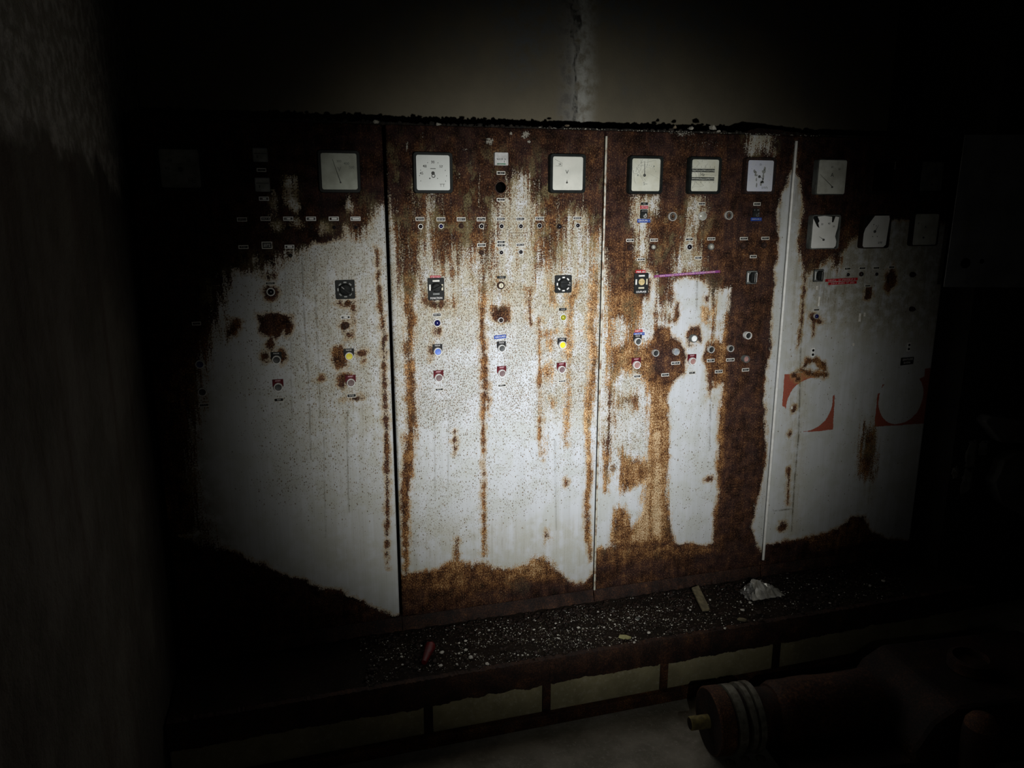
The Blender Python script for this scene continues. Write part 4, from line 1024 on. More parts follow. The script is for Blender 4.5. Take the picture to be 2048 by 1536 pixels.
# faint engraved strip
cb, loc = place(1036, 468.5)
o = MB().ring([(-.036, -.0065), (.036, -.0065), (.036, .0065), (-.036, .0065)], [(-.035, -.0055), (.035, -.0055), (.035, .0055), (-.035, .0055)], -.0012, 0).build('rusted_strip_frame', M['rust_orange'], cb, loc)
def rotary4(px, py, words, knob=True, label=None):
    cb, loc = place(px, py, -.006)
    W, H = .0595, .0800
    o = MB().prism(rrect(W, H, .004), -.006, 0).build('rotary_switch', M['black'], cb, loc)
    if label: o['label'] = label
    zc = .006
    for (x, z, w, h, mt) in ((0, zc+.0235, .025, .0062, 'white'), (-.0225, zc, .0062, .021, 'white'), (.0225, zc, .0058, .022, 'cream'), (0, zc-.0235, .024, .0062, 'cream' if not knob else 'bezel_grey')):
        MB().box(x, -.0066, z, w, .0012, h).build('position_mark', M[mt], o)
    R = .0170
    if knob:
        MB().lathe([(R*1.05, -.006), (R*1.05, -.010), (R, -.013), (R*.96, -.022), (R*.8, -.025), (.0005, -.0255)], 24, 0, 0, zc).build('knob', M['black'], o, smooth=True)
        c, s_ = math.cos(math.radians(22)), math.sin(math.radians(22))
        hw, hl = R*.28, R*1.2
        g = [(u*c-v*s_, zc+u*s_+v*c) for u, v in ((-hl*1.05, -hw*.6), (hl*.85, -hw), (hl, 0), (hl*.85, hw), (-hl*1.05, hw*.6))]
        MB().prism(g, -.038, -.022).build('grip', M['black'], o, bevel=.0012)
    else:
        mb = MB().lathe([(.0130, -.006), (.0135, -.009), (.0120, -.011), (.006, -.0105), (.0055, -.014), (.0005, -.014)], 12, 0, 0, zc)
        mb.build('bare_spindle', M['brass'], o)
    l = MB(); put_text(l, words, 0, -.0064, -H/2+.0072, .0098, .00018, width=.043)
    l.build('switch_lettering', M['letter'], o)
rotary4(872, 578, 'FONCTION', True, 'black selector switch with a knob over the word FONCTION')
tape(870.5, 554, 21, 6, 'tape_red', 'METRE', 1, 'letter_pink')
name_plate(1002.5, 554.5, 17, 5, 55, frame='black', lit=.7)
cb, loc = place(1002, 571, -.008)
o = MB().lathe([(.0145, 0), (.0145, -.004), (.0115, -.008), (.0085, -.009)], 22, cap=False).build('key_switch', M['rust_mid'], cb, loc, smooth=True)
MB().lathe([(.0088, -.004), (.0088, -.009), (.0005, -.009)], 18).build('lock_barrel', M['cream'], o)
MB().box(0, -.0093, 0, .0016, .001, .009).build('key_slot', M['ink'], o)
name_plate(873.5, 629.5, 17.5, 8, 56, frame='white', lit=.8); lamp(874.5, 646, 8.4, 'lens_blue', 'ring', .014)
lamp(1002, 640.5, 5.8, 'rust_black', 'ring', .010)
name_plate(1125, 618.5, 14, 5, 57, frame='black', lit=.8); lamp(1126.5, 635, 7.6, 'lens_yellow', 'ring', .013)['label'] = 'olive yellow indicator lamp'
tape(1000, 673.5, 24, 7, 'tape_blue', 'GROUPES', 2, skew=.06)
button(876, 703.5, 'cap_blue', 'black', 8.8, label='light blue button under a black legend'); button(1004, 697, 'cap_dark', 'black', 8.2); button(1125.5, 690, 'cap_yellow', 'black', 8.2, label='yellow button under a black legend')
button(878, 756, 'cap_mauve', 'red', 8.8); button(1004.5, 747, 'cap_mauve', 'red', 8.4); button(1124, 739.5, 'cap_mauve', 'red', 8.2)
name_plate(878, 778.5, 17, 6, 58, lit=.5); name_plate(1003.5, 770.5, 17, 6, 59, frame='white'); name_plate(1123.5, 762, 15, 5, 60, lit=.6)

# ---- cabinet 3
def sync_marks(l, ins, yd):
    for a0, a1, r in ((30, 150, .40),):
        for k in range(12):
            a = math.radians(a0+(a1-a0)*k/11); x, z = r*ins*math.cos(a), r*ins*math.sin(a)-.01
            l.add([(x-.0006, yd-.0004, z-.002), (x+.0006, yd-.0004, z-.002), (x+.0006, yd-.0004, z+.002), (x-.0006, yd-.0004, z+.002)], [(0, 1, 2, 3)])
meter(1291.5, 350, 'dial_cream', texts=(('S~', .0, -.27, .017),), needle=(-.04, -.02, -.06, .42), hub=(-.04, -.01, .0055), dots=((-.27, -.01, .003), (.28, .27, .0028), (-.42, .12, .0015)), extra=sync_marks, cracks=4, ink='ink_grey', label='synchroscope with an upright needle behind crazed glass')
def reeds(l, ins, yd):
    for zc in (.155, -.105):
        l.add([(-.47*ins, yd-.0004, (zc-.052)*ins), (.36*ins, yd-.0004, (zc-.052)*ins), (.36*ins, yd-.0004, (zc+.052)*ins), (-.47*ins, yd-.0004, (zc+.052)*ins)], [(0, 1, 2, 3)])
    for k in range(21):
        x = (-.45+.80*k/20)*ins
        for z0, z1 in ((.205, .24 if k % 4 else .30), (-.155, -.19 if k % 4 else -.24)):
            l.add([(x-.0004, yd-.0004, z0*ins), (x+.0004, yd-.0004, z0*ins), (x+.0004, yd-.0004, z1*ins), (x-.0004, yd-.0004, z1*ins)], [(0, 1, 2, 3)])
o = meter(1409.5, 351, 'dial_cream', texts=(('Hz', -.08, .025, .016),), extra=reeds, label='reed frequency meter with two black bands, marked Hz', cracks=9)
for zc in (.155, -.105):
    l = MB()
    for k in range(20): l.box((-.44+.79*k/19)*.1177, -.0200, (zc+random.uniform(-.008, .008))*.1177, .0034, .001, .0036)
    l.build('reed_tips', M['white'], o)
BLOTCH = []
def kw_marks(l, ins, yd):
    rr = random.Random(3)
    for (u, v, w, h) in ((.17, .24, .05, .08), (.14, .15, .08, .07), (-.22, .16, .05, .06), (-.17, .10, .05, .06), (-.14, .02, .07, .05), (.13, -.02, .04, .12), (.12, -.14, .04, .1), (.06, -.24, .05, .12), (.11, -.20, .08, .05), (-.12, -.12, .03, .08), (-.10, -.30, .03, .08)):
        n = 9
        BLOTCH.append([(u*ins+w*ins*rr.uniform(.6, 1.1)*math.cos(6.283*k/n), yd-.0006, v*ins+h*ins*rr.uniform(.6, 1.1)*math.sin(6.283*k/n)) for k in range(n)])
    for k in range(9):
        a = math.radians(200-k*27.5); x, z = .40*ins*math.cos(a), .40*ins*math.sin(a)
        l.add([(x-.0009, yd-.0004, z-.0009), (x+.0009, yd-.0004, z-.0009), (x+.0009, yd-.0004, z+.0009), (x-.0009, yd-.0004, z+.0009)], [(0, 1, 2, 3)])
mkw = meter(1520, 352, 'dial_blue', bezel='rust_black', texts=(('kWh', .22, -.38, .014), ('50', .0, .36, .010)), hub=(-.02, -.02, .0055), needle=(-.02, -.02, .10, -.08), extra=kw_marks, ink='ink_grey', glass=False, label='bluish-white power meter blotched with grey flakes')
for bl in BLOTCH: MB().add(bl, [tuple(range(9))]).build('flaked_patch', M['ink_grey'], mkw)
# toggles with dymo tapes
def toggle(px, py, bright):
    cb, loc = place(px, py, -.004)
    o = MB().prism(rrect(.029, .034, .003, 3), -.005, 0).build('toggle_switch', M['black'], cb, loc)
    MB().lathe([(.0070, -.005), (.0070, -.010), (.0045, -.010), (.0045, -.006)], 6, .003, 0, -.008, cap=False).build('hex_nut', M['chrome' if bright else 'bezel_grey'], o)
    MB().tube([(.003, -.006, -.008), (-.001, -.022, -.001)], [.0022, .0032], 8).build('lever', M['chrome' if bright else 'bezel_grey'], o, smooth=True)
    l = MB(); strokes(l, 0, -.0054, .0115, .022, .0035, 5, int(px)); l.build('toggle_lettering', M['letter_soft'], o)
toggle(1286.5, 428, True); toggle(1511, 426, False)
name_plate(1287.5, 407.5, 14, 5, 61, frame='black', lit=.4)
tape(1287, 414.5, 16, 6, 'tape_red', 'METRE', 3, 'letter_pink'); tape(1286.5, 441.5, 26, 7, 'tape_blue', 'GROUPE 1', 4); tape(1511, 438.5, 22, 6.5, 'tape_blue', 'GROUPE 2', 5, 'letter_soft')
name_plate(1512.5, 408, 14, 6.5, 62, lines=2, soft=True); name_plate(1402, 407.5, 14, 6, 63)
def socket(px, py, kind):
    cb, loc = place(px, py, -.010)
    R = .0165
    o = MB().lathe([(R*1.05, 0), (R*1.05, -.008), (R, -.011), (R*.86, -.011), (R*.84, 0)], 26, cap=False).build('lamp_socket', M['chrome' if kind else 'bezel_grey'], cb, loc, smooth=True)
    if kind == 1:
        MB().lathe([(R*.84, -.002), (R*.84, -.008), (R*.5, -.012), (.0005, -.013)], 26).build('lens', M['lens_clear'], o, smooth=True)
        MB().box(0, -.0128, 0, .0012, .001, R*1.3).build('filament_line', M['ink_grey'], o)
    else:
        MB().lathe([(R*.84, 0), (R*.84, .030), (.0005, .030)], 22, cap=False).build('socket_well', M['void'], o)
        MB().lathe([(R*.62, .010), (R*.62, -.006), (R*.50, -.006), (R*.50, .010)], 22, .003, 0, 0, cap=False).build('inner_thread', M['bezel_grey'], o, smooth=True)
socket(1344.5, 433, 2); socket(1404.5, 432, 1); socket(1457, 430.5, 2)
for k, (px, py, lens, ring, tx, ty) in enumerate(((1260, 496, 'rust', 'rust', 1259, 480.5), (1306, 494, 'lens_clear', 'rust', 1306.5, 480), (1378, 494, 'lens_black', 'ring', 1377, 478.5), (1422, 493.5, 'lens_clear', 'bezel_grey', 1421, 477.5), (1486, 492, 'rust_mid', 'rust', 1486, 477), (1528, 490.5, 'rust_mid', 'rust', 1529, 476.5))):
    lamp(px, py, 7.0 if k in (2, 3) else 6.2, lens, ring, .014)
    name_plate(tx, ty, 15.5, 6, 70+k, soft=k > 3, lit=.6)
name_plate(1281, 518.5, 16, 5.6, 76); name_plate(1395, 515.5, 14.5, 6, 77); name_plate(1505, 513, 13, 6, 78, soft=True)
tape(1280, 543.5, 20, 7.5, 'tape_red', 'MAR AR', 6)
rotary4(1281.5, 566.5, 'COUPLAGE', False, 'black selector switch without its knob over the word COUPLAGE')
tape(1374, 547.5, 131, 4.8, 'tape_purple', 'DANS TOUS LES CAS NE JAMAIS PASSER SUR SERVICE SECOURS', 7, 'letter_pink', skew=.045, size=.62)['label'] = 'long faded purple warning tape with embossed capitals'
def metal_selector(px, py, s=1.0):
    cb, loc = place(px, py, -.014)
    W, H = .050*s, .055*s
    o = MB().prism(rrect(W, H, .004), -.004, 0).build('metal_selector', M['black'], cb, loc)
    MB().ring(rrect(W*.96, H*.96, .006), rrect(W*.62, H*.62, .012), -.008, -.003, .002).build('chrome_surround', M['bezel_grey'], o, smooth=True)
    g = [(x*.0105*s, z*.022*s) for x, z in ((-1, -.7), (-.6, -1), (.6, -1), (1, -.7), (1, .7), (.6, 1), (-.6, 1), (-1, .7))]
    MB().prism(g, -.024, -.004).build('grip', M['black'], o, bevel=.002)
    MB().box(.002, -.0245, 0, .0016, .001, .036*s).build('grip_line', M['chrome'], o)
    for xx in (-.0195, .0195): MB().box(xx*s, -.0085, 0, .0035, .002, .036*s).build('painted_glint', M['cap_white'], o)  # white strips paint the glints on the metal sides
metal_selector(1504.5, 555); metal_selector(1637, 551, .95)
tape(1276.5, 661.5, 16, 5.2, 'tape_red', 'DEPT 1', 8); tape(1277, 667.5, 22, 5.5, 'tape_blue', 'GROUPE 1', 9)
button(1276, 683, 'cap_dark', 'black', 8.0); button(1273.5, 730, 'cap_pink', 'red', 8.6, label='faded pink-red button under a maroon legend'); button(1385, 722.5, 'cap_pink', 'red', 8.2, label='faded pink-red button under a maroon legend')
button(1387.5, 677, 'cap_white', None, 8.6, depth=.018, ring='bezel_grey', capout=.004, label='bright white button in a grey collar')
button(1311, 706, 'cap_black', None, 7.6, ring='chrome'); button(1352, 703.5, 'cap_greyblue', None, 7.6, ring='chrome'); button(1422, 699, 'cap_black', None, 7.6, ring='chrome'); button(1461, 697, 'cap_black', None, 7.4, ring='chrome')
button(1496, 671, 'cap_black', None, 8.2, depth=.020); button(1492, 718, 'cap_pink', None, 8.0, depth=.020, ring='bezel_grey')
for k, (px, py, w) in enumerate(((1273, 752, 14), (1329, 749, 15), (1350, 725.5, 17), (1382.5, 745, 13.5), (1420, 720.5, 15), (1459, 719, 16), (1436, 742.5, 15), (1489.5, 739, 14))):
    name_plate(px, py, w, 6.2, 80+k, frame='white' if k in (2, 5) else 'tagframe', soft=k in (1, 7), lit=.6)

# ---- cabinet 4
meter(1659.5, 354.5, 'dial_grey', bezel='bezel_grey', texts=(('A', .0, .06, .022), ('20', -.03, .30, .010), ('50', .24, .24, .010)), needle=(.02, -.28, -.46, .08), hub=(.03, -.30, .004), open_=.935, dialout=.010, glass=False, label='ammeter marked A with its needle fallen to the left')
o = meter(1766, 354, None, glass=False, label='burnt-out black meter frame with no dial', bezel='rust_black')
MB().box(0, .05, 0, .117, .004, .117).build('empty_case', M['void'], o)
MB().box(.044, -.027, .045, .0025, .002, .03).build('glint_sliver', M['chrome'], o)  # pale sliver standing in for a glint in the corner
meter(1861, 353, 'dial_dim', texts=(('V', .02, .04, .02),), needle=(.05, -.28, -.42, .16), hub=(.05, -.28, .005), label='barely lit voltmeter with a slanting needle', ink='ink')
torn = [(-.49, -.5), (.40, -.5), (.46, -.44), (.47, -.30), (.41, -.14), (.43, -.02), (.47, .12), (.49, .46), (.36, .48), (.30, .30), (.24, .30), (.23, .47), (-.05, .5), (-.30, .48), (-.22, .34), (-.26, .28), (-.20, .12), (-.30, .18), (-.46, .42), (-.48, .2)]
meter(1648, 464, 'dial_bright', bezel='bezel_grey', poly=torn[::1], texts=(('30', -.12, .24, .011), ('40', .14, .26, .011), ('50', .32, .17, .010)), hub=(-.02, -.24, .005), needle=(-.02, -.24, -.20, -.14), glass=False, open_=.935, label='meter with a torn and curling white dial')
cutp = [(-.48, -.40), (-.40, -.5), (.36, -.5), (.45, -.43), (.5, .40), (.47, .5), (-.08, .5), (-.40, .10), (-.46, -.10)]
meter(1750, 463, 'dial_bright', bezel='rust_black', poly=cutp, texts=(('kW', .22, -.36, .014), ('T', -.1, .20, .012)), hub=(-.04, .0, .006), dots=((-.10, -.16, .0022), (.08, -.16, .0022), (.0, .18, .002)), needle=(-.04, 0, .08, .20), glass=False, open_=.935, label='meter whose white dial is cut off at the upper left', ink='ink')
meter(1849, 459, 'dial_grey', bezel='rust_black', texts=(('A', .0, .08, .016), ('0', -.3, .2, .01)), hub=(-.04, -.26, .004), glass=False, open_=.935, label='plain grey dirty dial, rightmost of the lower row')
for k, (px, py, tx, ty) in enumerate(((1693, 549, 1691.5, 537), (1720.5, 548, 1721, 536), (1750, 548, 1749, 535.5))):
    lamp(px, py, 4.8, 'lens_black', 'chrome' if k != 1 else 'rust', .010); name_plate(tx, ty, 13, 5.6, 90+k, soft=True)
name_plate(1779.5, 534, 12, 5.6, 93, soft=True); lamp(1778, 551, 5, 'rust_black', 'rust')
t_ = tape(1680, 559, 64, 5.4, 'tape_dark_red', None, 10, 'letter_pink', n=24, skew=.015); t_['label'] = 'upper strip of crimson tape with worn embossed lettering'
t_ = tape(1682, 565.5, 56, 5.2, 'tape_dark_red', None, 11, 'letter_pink', n=20, skew=.015)
name_plate(1732, 571, 12, 5.2, 94, soft=True)
cb, loc = place(1733, 585); o = MB().prism(rrect(.030, .050, .003, 3), -.002, 0).build('lamp_plate', M['rust_mid'], cb, loc)
lamp(1733.5, 585, 4.4, 'rust_mid', 'rust')
lamp(1824, 549, 5.5, 'rust_black', 'rust_black', .018)
lamp(1823, 618, 5, 'rust_black', 'rust_black', .02)
name_plate(1629.5, 619, 12, 5.4, 95, soft=True); lamp(1630.5, 632, 5.8, 'lens_blue', 'chrome', .012)['label'] = 'blue indicator lamp'
def test_points(px, py):
    cb, loc = place(px, py, -.003)
    o = MB().prism(rrect(.0165, .040, .002, 3), -.004, 0).build('test_socket', M['cap_white'], cb, loc)
    for z in (.0092, -.0092): MB().lathe([(.0055, -.004), (.0055, -.0055), (.0005, -.0055)], 14, 0, 0, z).build('socket_hole', M['void'], o)
test_points(1622.5, 704); test_points(1814, 693)
cb, loc = place(1811, 721, -.003)
o = MB().prism([(-.0335, -.0185), (.0335, -.0155), (.0335, .0165), (-.0335, .0155)], -.004, 0).build('engraved_plaque', M['black'], cb, loc)
o['label'] = 'black plaque engraved SERVITUDES 50 KVA'
l = MB(); put_text(l, 'SERVITUDES', 0, -.0045, .0070, .0125, .0001, width=.056, skew=.03); put_text(l, '50 KVA', -.002, -.0045, -.0075, .0125, .0001, width=.036, skew=.03)
l.build('plaque_lettering', M['letter'], o)
# peeled paint curls
for px, py, dx, dz in ((1633, 602, .002, .02), (1629, 575, .001, .008), (1714, 634, .006, -.018), (1724, 628, .003, .008), (1702, 688, .002, .006), (1579, 814, .003, .006)):
    cb, loc = place(px, py)
    MB().add([(-.002, -.001, -abs(dz)), (.001+dx, -.006, -abs(dz)), (.003+dx*.2, -.007, abs(dz)), (-.001, -.001, abs(dz)), (.0, -.003, 0)], [(0, 1, 4), (1, 2, 4), (2, 3, 4), (3, 0, 4)]).build('paint_curl', M['white'], cb, loc)

# ------------------------------------------------------------------ rubble along the cabinet tops
M['rubble'] = simple('dark_rubble', (.030, .022, .016), (.012, .010, .008), 60, .9)
M['pebble'] = simple('pale_pebble', (.52, .50, .44), (.36, .33, .27), 120, .85)
M['pebble_brown'] = simple('brown_pebble', (.28, .22, .15), (.20, .15, .10), 120, .85)
mb = MB(); rr = random.Random(9); n = 700; vv = []; ff = []; hh = .006
for k in range(n+1):
    x = XS[0]+(XS[4]-XS[0])*k/n
    hh = max(.003, min(.013, hh+rr.uniform(-.0022, .0022)))
    vv += [(x, .003+rr.uniform(0, .003), PZ1-.001), (x, .010+rr.uniform(-.003, .003), PZ1+hh*.7), (x, .04, PZ1+hh), (x, .10, PZ1+hh*.6), (x, .13, PZ1-.001)]
for k in range(n):
    for j in range(4):
        a = k*5+j; ff.append((a, a+5, a+6, a+1))
mb.add(vv, ff)
for k in range(900):
    x = rr.uniform(XS[0], XS[4]); r = rr.choice((.003, .004, .005, .007, .009))
    big = .5+.5*math.sin(x*7.3)*math.sin(x*3.1+1)
    mb.rock((x, rr.uniform(.004, .09), PZ1+r*.45+rr.uniform(0, .010)*big), r, k, .8)
setp(mb.build('roof_rubble', M['rubble']), 'crumbled dark rubble lying along the tops of the cabinets', 'rubble', kind='stuff')
mb = MB()
for k in range(130):
    x = rr.uniform(.9, 2.1); r = rr.uniform(.0012, .003)
    mb.rock((x, rr.uniform(-.004, .004), PZ1+.0015+rr.uniform(0, .004)), r, k+2000, .7)
setp(mb.build('roof_plaster_grit', M['pebble']), 'fine pale grit on the top edge of the middle cabinets', 'grit', kind='stuff')
PEB = [(1135.5, 251, 6, 'pebble_brown', 'small brown pebble on the top edge of the second cabinet from the left'),
       (1428, 255.5, 9, 'pebble', 'largest white pebble on the top edge of the third cabinet'),
       (1440, 262, 5, 'pebble', 'little white pebble right below the largest one on the third cabinet'),
       (1384, 256, 8, 'pebble', 'grey-white pebble left of the largest one on the third cabinet'),
       (1352, 254, 6, 'pebble_brown', 'brownish pebble furthest left of the pebbles on the third cabinet'),
       (753, 243, 6, 'pebble', 'dim pale flake on the top edge of the leftmost cabinet'),
       (878, 248, 6, 'pebble', 'flat pale flake above the white frequency meter of the second cabinet')]
for k, (px, py, r, mt, lb) in enumerate(PEB):
    x, z = P(px, py, -.002); R = r*PXM
    zz = max(float(z), PZ1+R*.5)
    setp(MB().rock((0, 0, 0), R, 300+k, .62).build('pebble', M[mt], None, (float(x), .006, zz), smooth=False), lb, 'pebble', 'pebbles on the cabinet tops')
# bent sheet flake lying at the right end of the third cabinet's top
x0, _ = P(1478, 250); x1, _ = P(1640, 256); rr = random.Random(3)
vv = []; ff = []; n = 22
for k in range(n+1):
    t = k/n; x = float(x0)+(float(x1)-float(x0))*t
    h = .030*(t/.28 if t < .28 else 1-(t-.28)/.72*.75)+rr.uniform(-.002, .002)
    vv += [(x, .004+rr.uniform(-.002, .002), PZ1+.001), (x, .02+rr.uniform(-.003, .003), PZ1+max(.004, h)), (x, .09, PZ1+max(.003, h*.7)), (x, .14, PZ1+.001)]
for k in range(n):
    for j in range(3):
        a = k*4+j; ff.append((a, a+4, a+5, a+1))
setp(MB().add(vv, ff).build('rust_slab', M['rust_black'], smooth=True), 'dark heap of flaked rust on top of the third cabinet at its right end', 'rust flake')

# ------------------------------------------------------------------ litter on the ledge
def on_ledge(px, py, lift=0.0):
    x, y = G(px, py, LEDGE_Z+lift)
    return float(x), float(y)
M['plaster'] = simple('plaster_crumb', (.84, .82, .77), (.62, .59, .52), 90, .85)
M['grit'] = simple('tan_grit', (.30, .27, .20), (.16, .13, .09), 120, .9)
M['flake'] = simple('rust_flake', (.032, .016, .011), (.014, .009, .007), 90, .6)
def scatter(name, n, mat, rng, poly_w, label, cat, seed):
    mb = MB(); rr = random.Random(seed)
    for k in range(n):
        while True:
            x = rr.uniform(.18, 2.55); y = LEDGE_Y+.02+(-.012-LEDGE_Y-.02)*rr.random()
            if rr.random() < poly_w(x, (y-LEDGE_Y)/-LEDGE_Y): break
        r = rng[0]*(rng[1]/rng[0])**(rr.random()**2.2)
        mb.rock((x, y, LEDGE_Z+ledge_h(x, y)-.004+r*.4), r, seed*10000+k, .55)
    return setp(mb.build(name, M[mat]), label, cat, kind='stuff')
den = lambda x, t: (.25+.75*math.exp(-((x-1.0)/.55)**2))*(.35+.65*math.exp(-((t-.45)/.35)**2))*(1 if .5+.5*math.sin(9*x+14*t)*math.sin(5*x-6*t) > .25 else .10)
scatter('plaster_crumbs', 1700, 'plaster', (.0011, .0042), den, 'white plaster crumbs strewn over the ledge before the cabinets', 'crumbs', 1)
scatter('tan_grit', 1900, 'grit', (.0010, .0030), den, 'tan grit scattered over the ledge before the cabinets', 'grit', 2)
scatter('rust_flakes', 2300, 'flake', (.003, .011), lambda x, t: .3+.7*max(0, t-.55)/.45, 'dark rust flakes covering the ledge before the cabinets', 'rust flakes', 3)
CH = [(955, 1259, 4.5), (977, 1259, 4), (931, 1277, 5), (1008, 1275, 5), (918, 1283, 3.5), (932, 1298, 5.5), (941, 1315, 7), (881, 1328, 6), (974, 1323, 5), (914, 1326, 3.5), (1068, 1258, 3.5), (1157, 1252, 5), (884, 1304, 6), (918, 1305, 3.5), (1045, 1311, 3.5), (1066, 1276, 4), (1196, 1220, 4), (1275, 1238, 4.5), (1298, 1261, 5), (1380, 1219, 3.5), (1376, 1216, 3), (1420, 1197, 4), (1453, 1258, 4), (1272, 1290, 4), (1344, 1247, 3), (1485, 1218, 7), (1500, 1203, 6), (1482, 1203, 3), (1561, 1193, 3), (1617, 1168, 3), (1640, 1180, 3), (1767, 1160, 7), (1739, 1170, 6), (1660, 1205, 3.5), (803, 1311, 3), (805, 1328, 3.5), (835, 1296, 2.5), (1112, 1246, 3), (1230, 1246, 3), (1209, 1322, 3)]
me_rocks = [MB().rock((0, 0, 0), 1.0, 500+k, .5).mesh('plaster_chip') for k in range(6)]
NEAR = {0: 'in front of the second cabinet', 1: 'in front of the third cabinet', 2: 'in front of the rightmost cabinet', 3: 'at its dark left end'}
ORD = ['first', 'second', 'third', 'fourth', 'fifth', 'sixth', 'seventh', 'eighth', 'ninth', 'tenth', 'eleventh', 'twelfth', 'thirteenth', 'fourteenth', 'fifteenth', 'sixteenth', 'seventeenth', 'eighteenth']
CH.sort(); seen = {}
for k, (px, py, r) in enumerate(CH):
    R = r*PXM*.85
    x, y = on_ledge(px, py, R*.4)
    y = max(LEDGE_Y+.012, min(-.014, y))
    o = link('plaster_chip', me_rocks[k % 6], M['plaster'], None, (x, y, LEDGE_Z+ledge_h(x, y)-.004+R*.35), rot=(0, 0, k*1.7))
    o.scale = (R, R, R)
    zone = 3 if px < 860 else 0 if px < 1187 else 1 if px < 1540 else 2
    seen[zone] = seen.get(zone, -1)+1
    setp(o, ORD[seen[zone]]+' white plaster chip from the left on the ledge '+NEAR[zone], 'plaster chip', 'plaster chips '+NEAR[zone])
# crumpled foil-like plastic bag
M['foil'] = simple('crumpled_silver_wrap', (.62, .61, .57), (.36, .35, .31), 35, .30, .35)
M['foil_dark'] = simple('crumpled_dark_wrap', (.10, .10, .095), (.30, .30, .29), 120, .22, .4)
bx_, by_ = on_ledge(1520, 1187)
by_ = min(by_, -.07)
wrap = empty('crumpled_wrapper', (bx_, by_, LEDGE_Z), 'crumpled silvery plastic wrapper on the ledge beneath the third seam', 'wrapper')
def crumple(name, mat, cx, cz_, w, d, h, seed, apex, lean):
    rr = random.Random(seed); nx, ny = 13, 9; vv = []; ff = []
    for j in range(ny+1):
        for i in range(nx+1):
            u, v = i/nx*2-1, j/ny*2-1
            q = max(0, 1-abs(u-apex)/(1.05+apex*(1 if u < apex else -1)))*max(0, 1-abs(v)**1.4)
            fold = .5+.5*math.sin(5*u+7*v+seed)*math.cos(9*u-4*v)
            z = h*(q**.8)*(.75+.35*fold)+rr.uniform(-.006, .006)*(q > .02)
            vv.append((cx+u*w/2+rr.uniform(-.004, .004), v*d/2+lean*z+rr.uniform(-.004, .004), cz_+max(.002, z)))
    for j in range(ny):
        for i in range(nx):
            a = j*(nx+1)+i
            ff += [(a, a+1, a+nx+2), (a, a+nx+2, a+nx+1)] if (i+j) % 2 else [(a, a+1, a+nx+1), (a+1, a+nx+2, a+nx+1)]
    return MB().add(vv, ff).build(name, M[mat], wrap)
crumple('silver_folds', 'foil', .012, 0, .155, .10, .068, 4, -.45, .3)
crumple('dark_folds', 'foil_dark', -.048, 0, .07, .08, .055, 8, .1, .2)
# wooden strip leaning, yellowish chip, dull chip, red scrap
M['wood'] = simple('weathered_wood', (.26, .22, .13), (.14, .12, .075), 50, .8, bump=.4)
x, y = on_ledge(1412, 1222); xa, za = P(1390, 1176, -.05)
L = Vector((float(xa)-x, -.05-y, float(za)-LEDGE_Z))
mb = MB(); n = 8; rr = random.Random(2); side = Vector((.021, .006, .0)); up_ = L.normalized().cross(side).normalized()*.0035
vv = []
for k in range(n+1):
    p = L*(k/n); e = rr.uniform(-.001, .001)
    for s_, u_ in ((-1, 1), (1, 1), (1, -1), (-1, -1)): vv.append(p+side*(s_*(.92+e*20))+up_*u_+Vector((0, 0, .004+(rr.uniform(-.006, .004) if k == 0 else 0))))
ff = [(0, 1, 2, 3), (4*n+3, 4*n+2, 4*n+1, 4*n)]
for k in range(n):
    for j in range(4): ff.append((4*k+j, 4*k+4+j, 4*k+4+(j+1) % 4, 4*k+(j+1) % 4))
setp(mb.add(vv, ff).build('wooden_slat', M['wood'], None, (x, y, LEDGE_Z)), 'short flat wooden slat leaning against the base of the third cabinet', 'wood')
M['chip_yellow'] = simple('yellowed_chip', (.55, .52, .26), (.42, .39, .18), 60, .7)
def chip(px, py, w, d, mat, lb, seed, rz):
    rr = random.Random(seed); x, y = on_ledge(px, py, .003)
    poly = [(-.5, -.2), (-.35, .45), (.1, .5), (.5, .05), (.3, -.35), (-.1, -.5)]
    m = MB(); n = len(poly)
    vv = [(u*w*rr.uniform(.9, 1.1), v*d*rr.uniform(.9, 1.1), -.0015) for u, v in poly]; vv += [(a, b, .004+rr.uniform(0, .003)) for a, b, c in vv]
    m.add(vv, [tuple(range(n))[::-1], tuple(range(n, 2*n))]+[(i, (i+1) % n, (i+1) % n+n, i+n) for i in range(n)])
    setp(m.build('debris_chip', M[mat], None, (x, y, LEDGE_Z+ledge_h(x, y)), rot=(0, .1, rz)), lb, 'chip')
chip(1249, 1274, .050, .024, 'chip_yellow', 'pale yellow flat chip near the front edge of the ledge', 1, -.35)
chip(1484, 1237, .035, .016, 'wood', 'small brownish chip below the silvery wrapper', 2, -.5)
chip(1276, 1237, .020, .018, 'bezel_grey', 'little grey triangular chip left of the wooden slat', 3, .4)
M['red_plastic'] = simple('red_plastic', (.16, .006, .010), (.10, .004, .007), 30, .4)
x, y = on_ledge(848, 1330); xb, yb = on_ledge(864, 1297)
pth = [(0, 0, .010), ((xb-x)*.4, (yb-y)*.4, .016), ((xb-x)*.8, (yb-y)*.8, .022), (xb-x, yb-y, .018)]
setp(MB().tube(pth, [.010, .015, .021, .012], 9).build('red_scrap', M['red_plastic'], None, (x, y, LEDGE_Z), smooth=True), 'crushed red plastic scrap at the left end of the litter', 'plastic scrap')

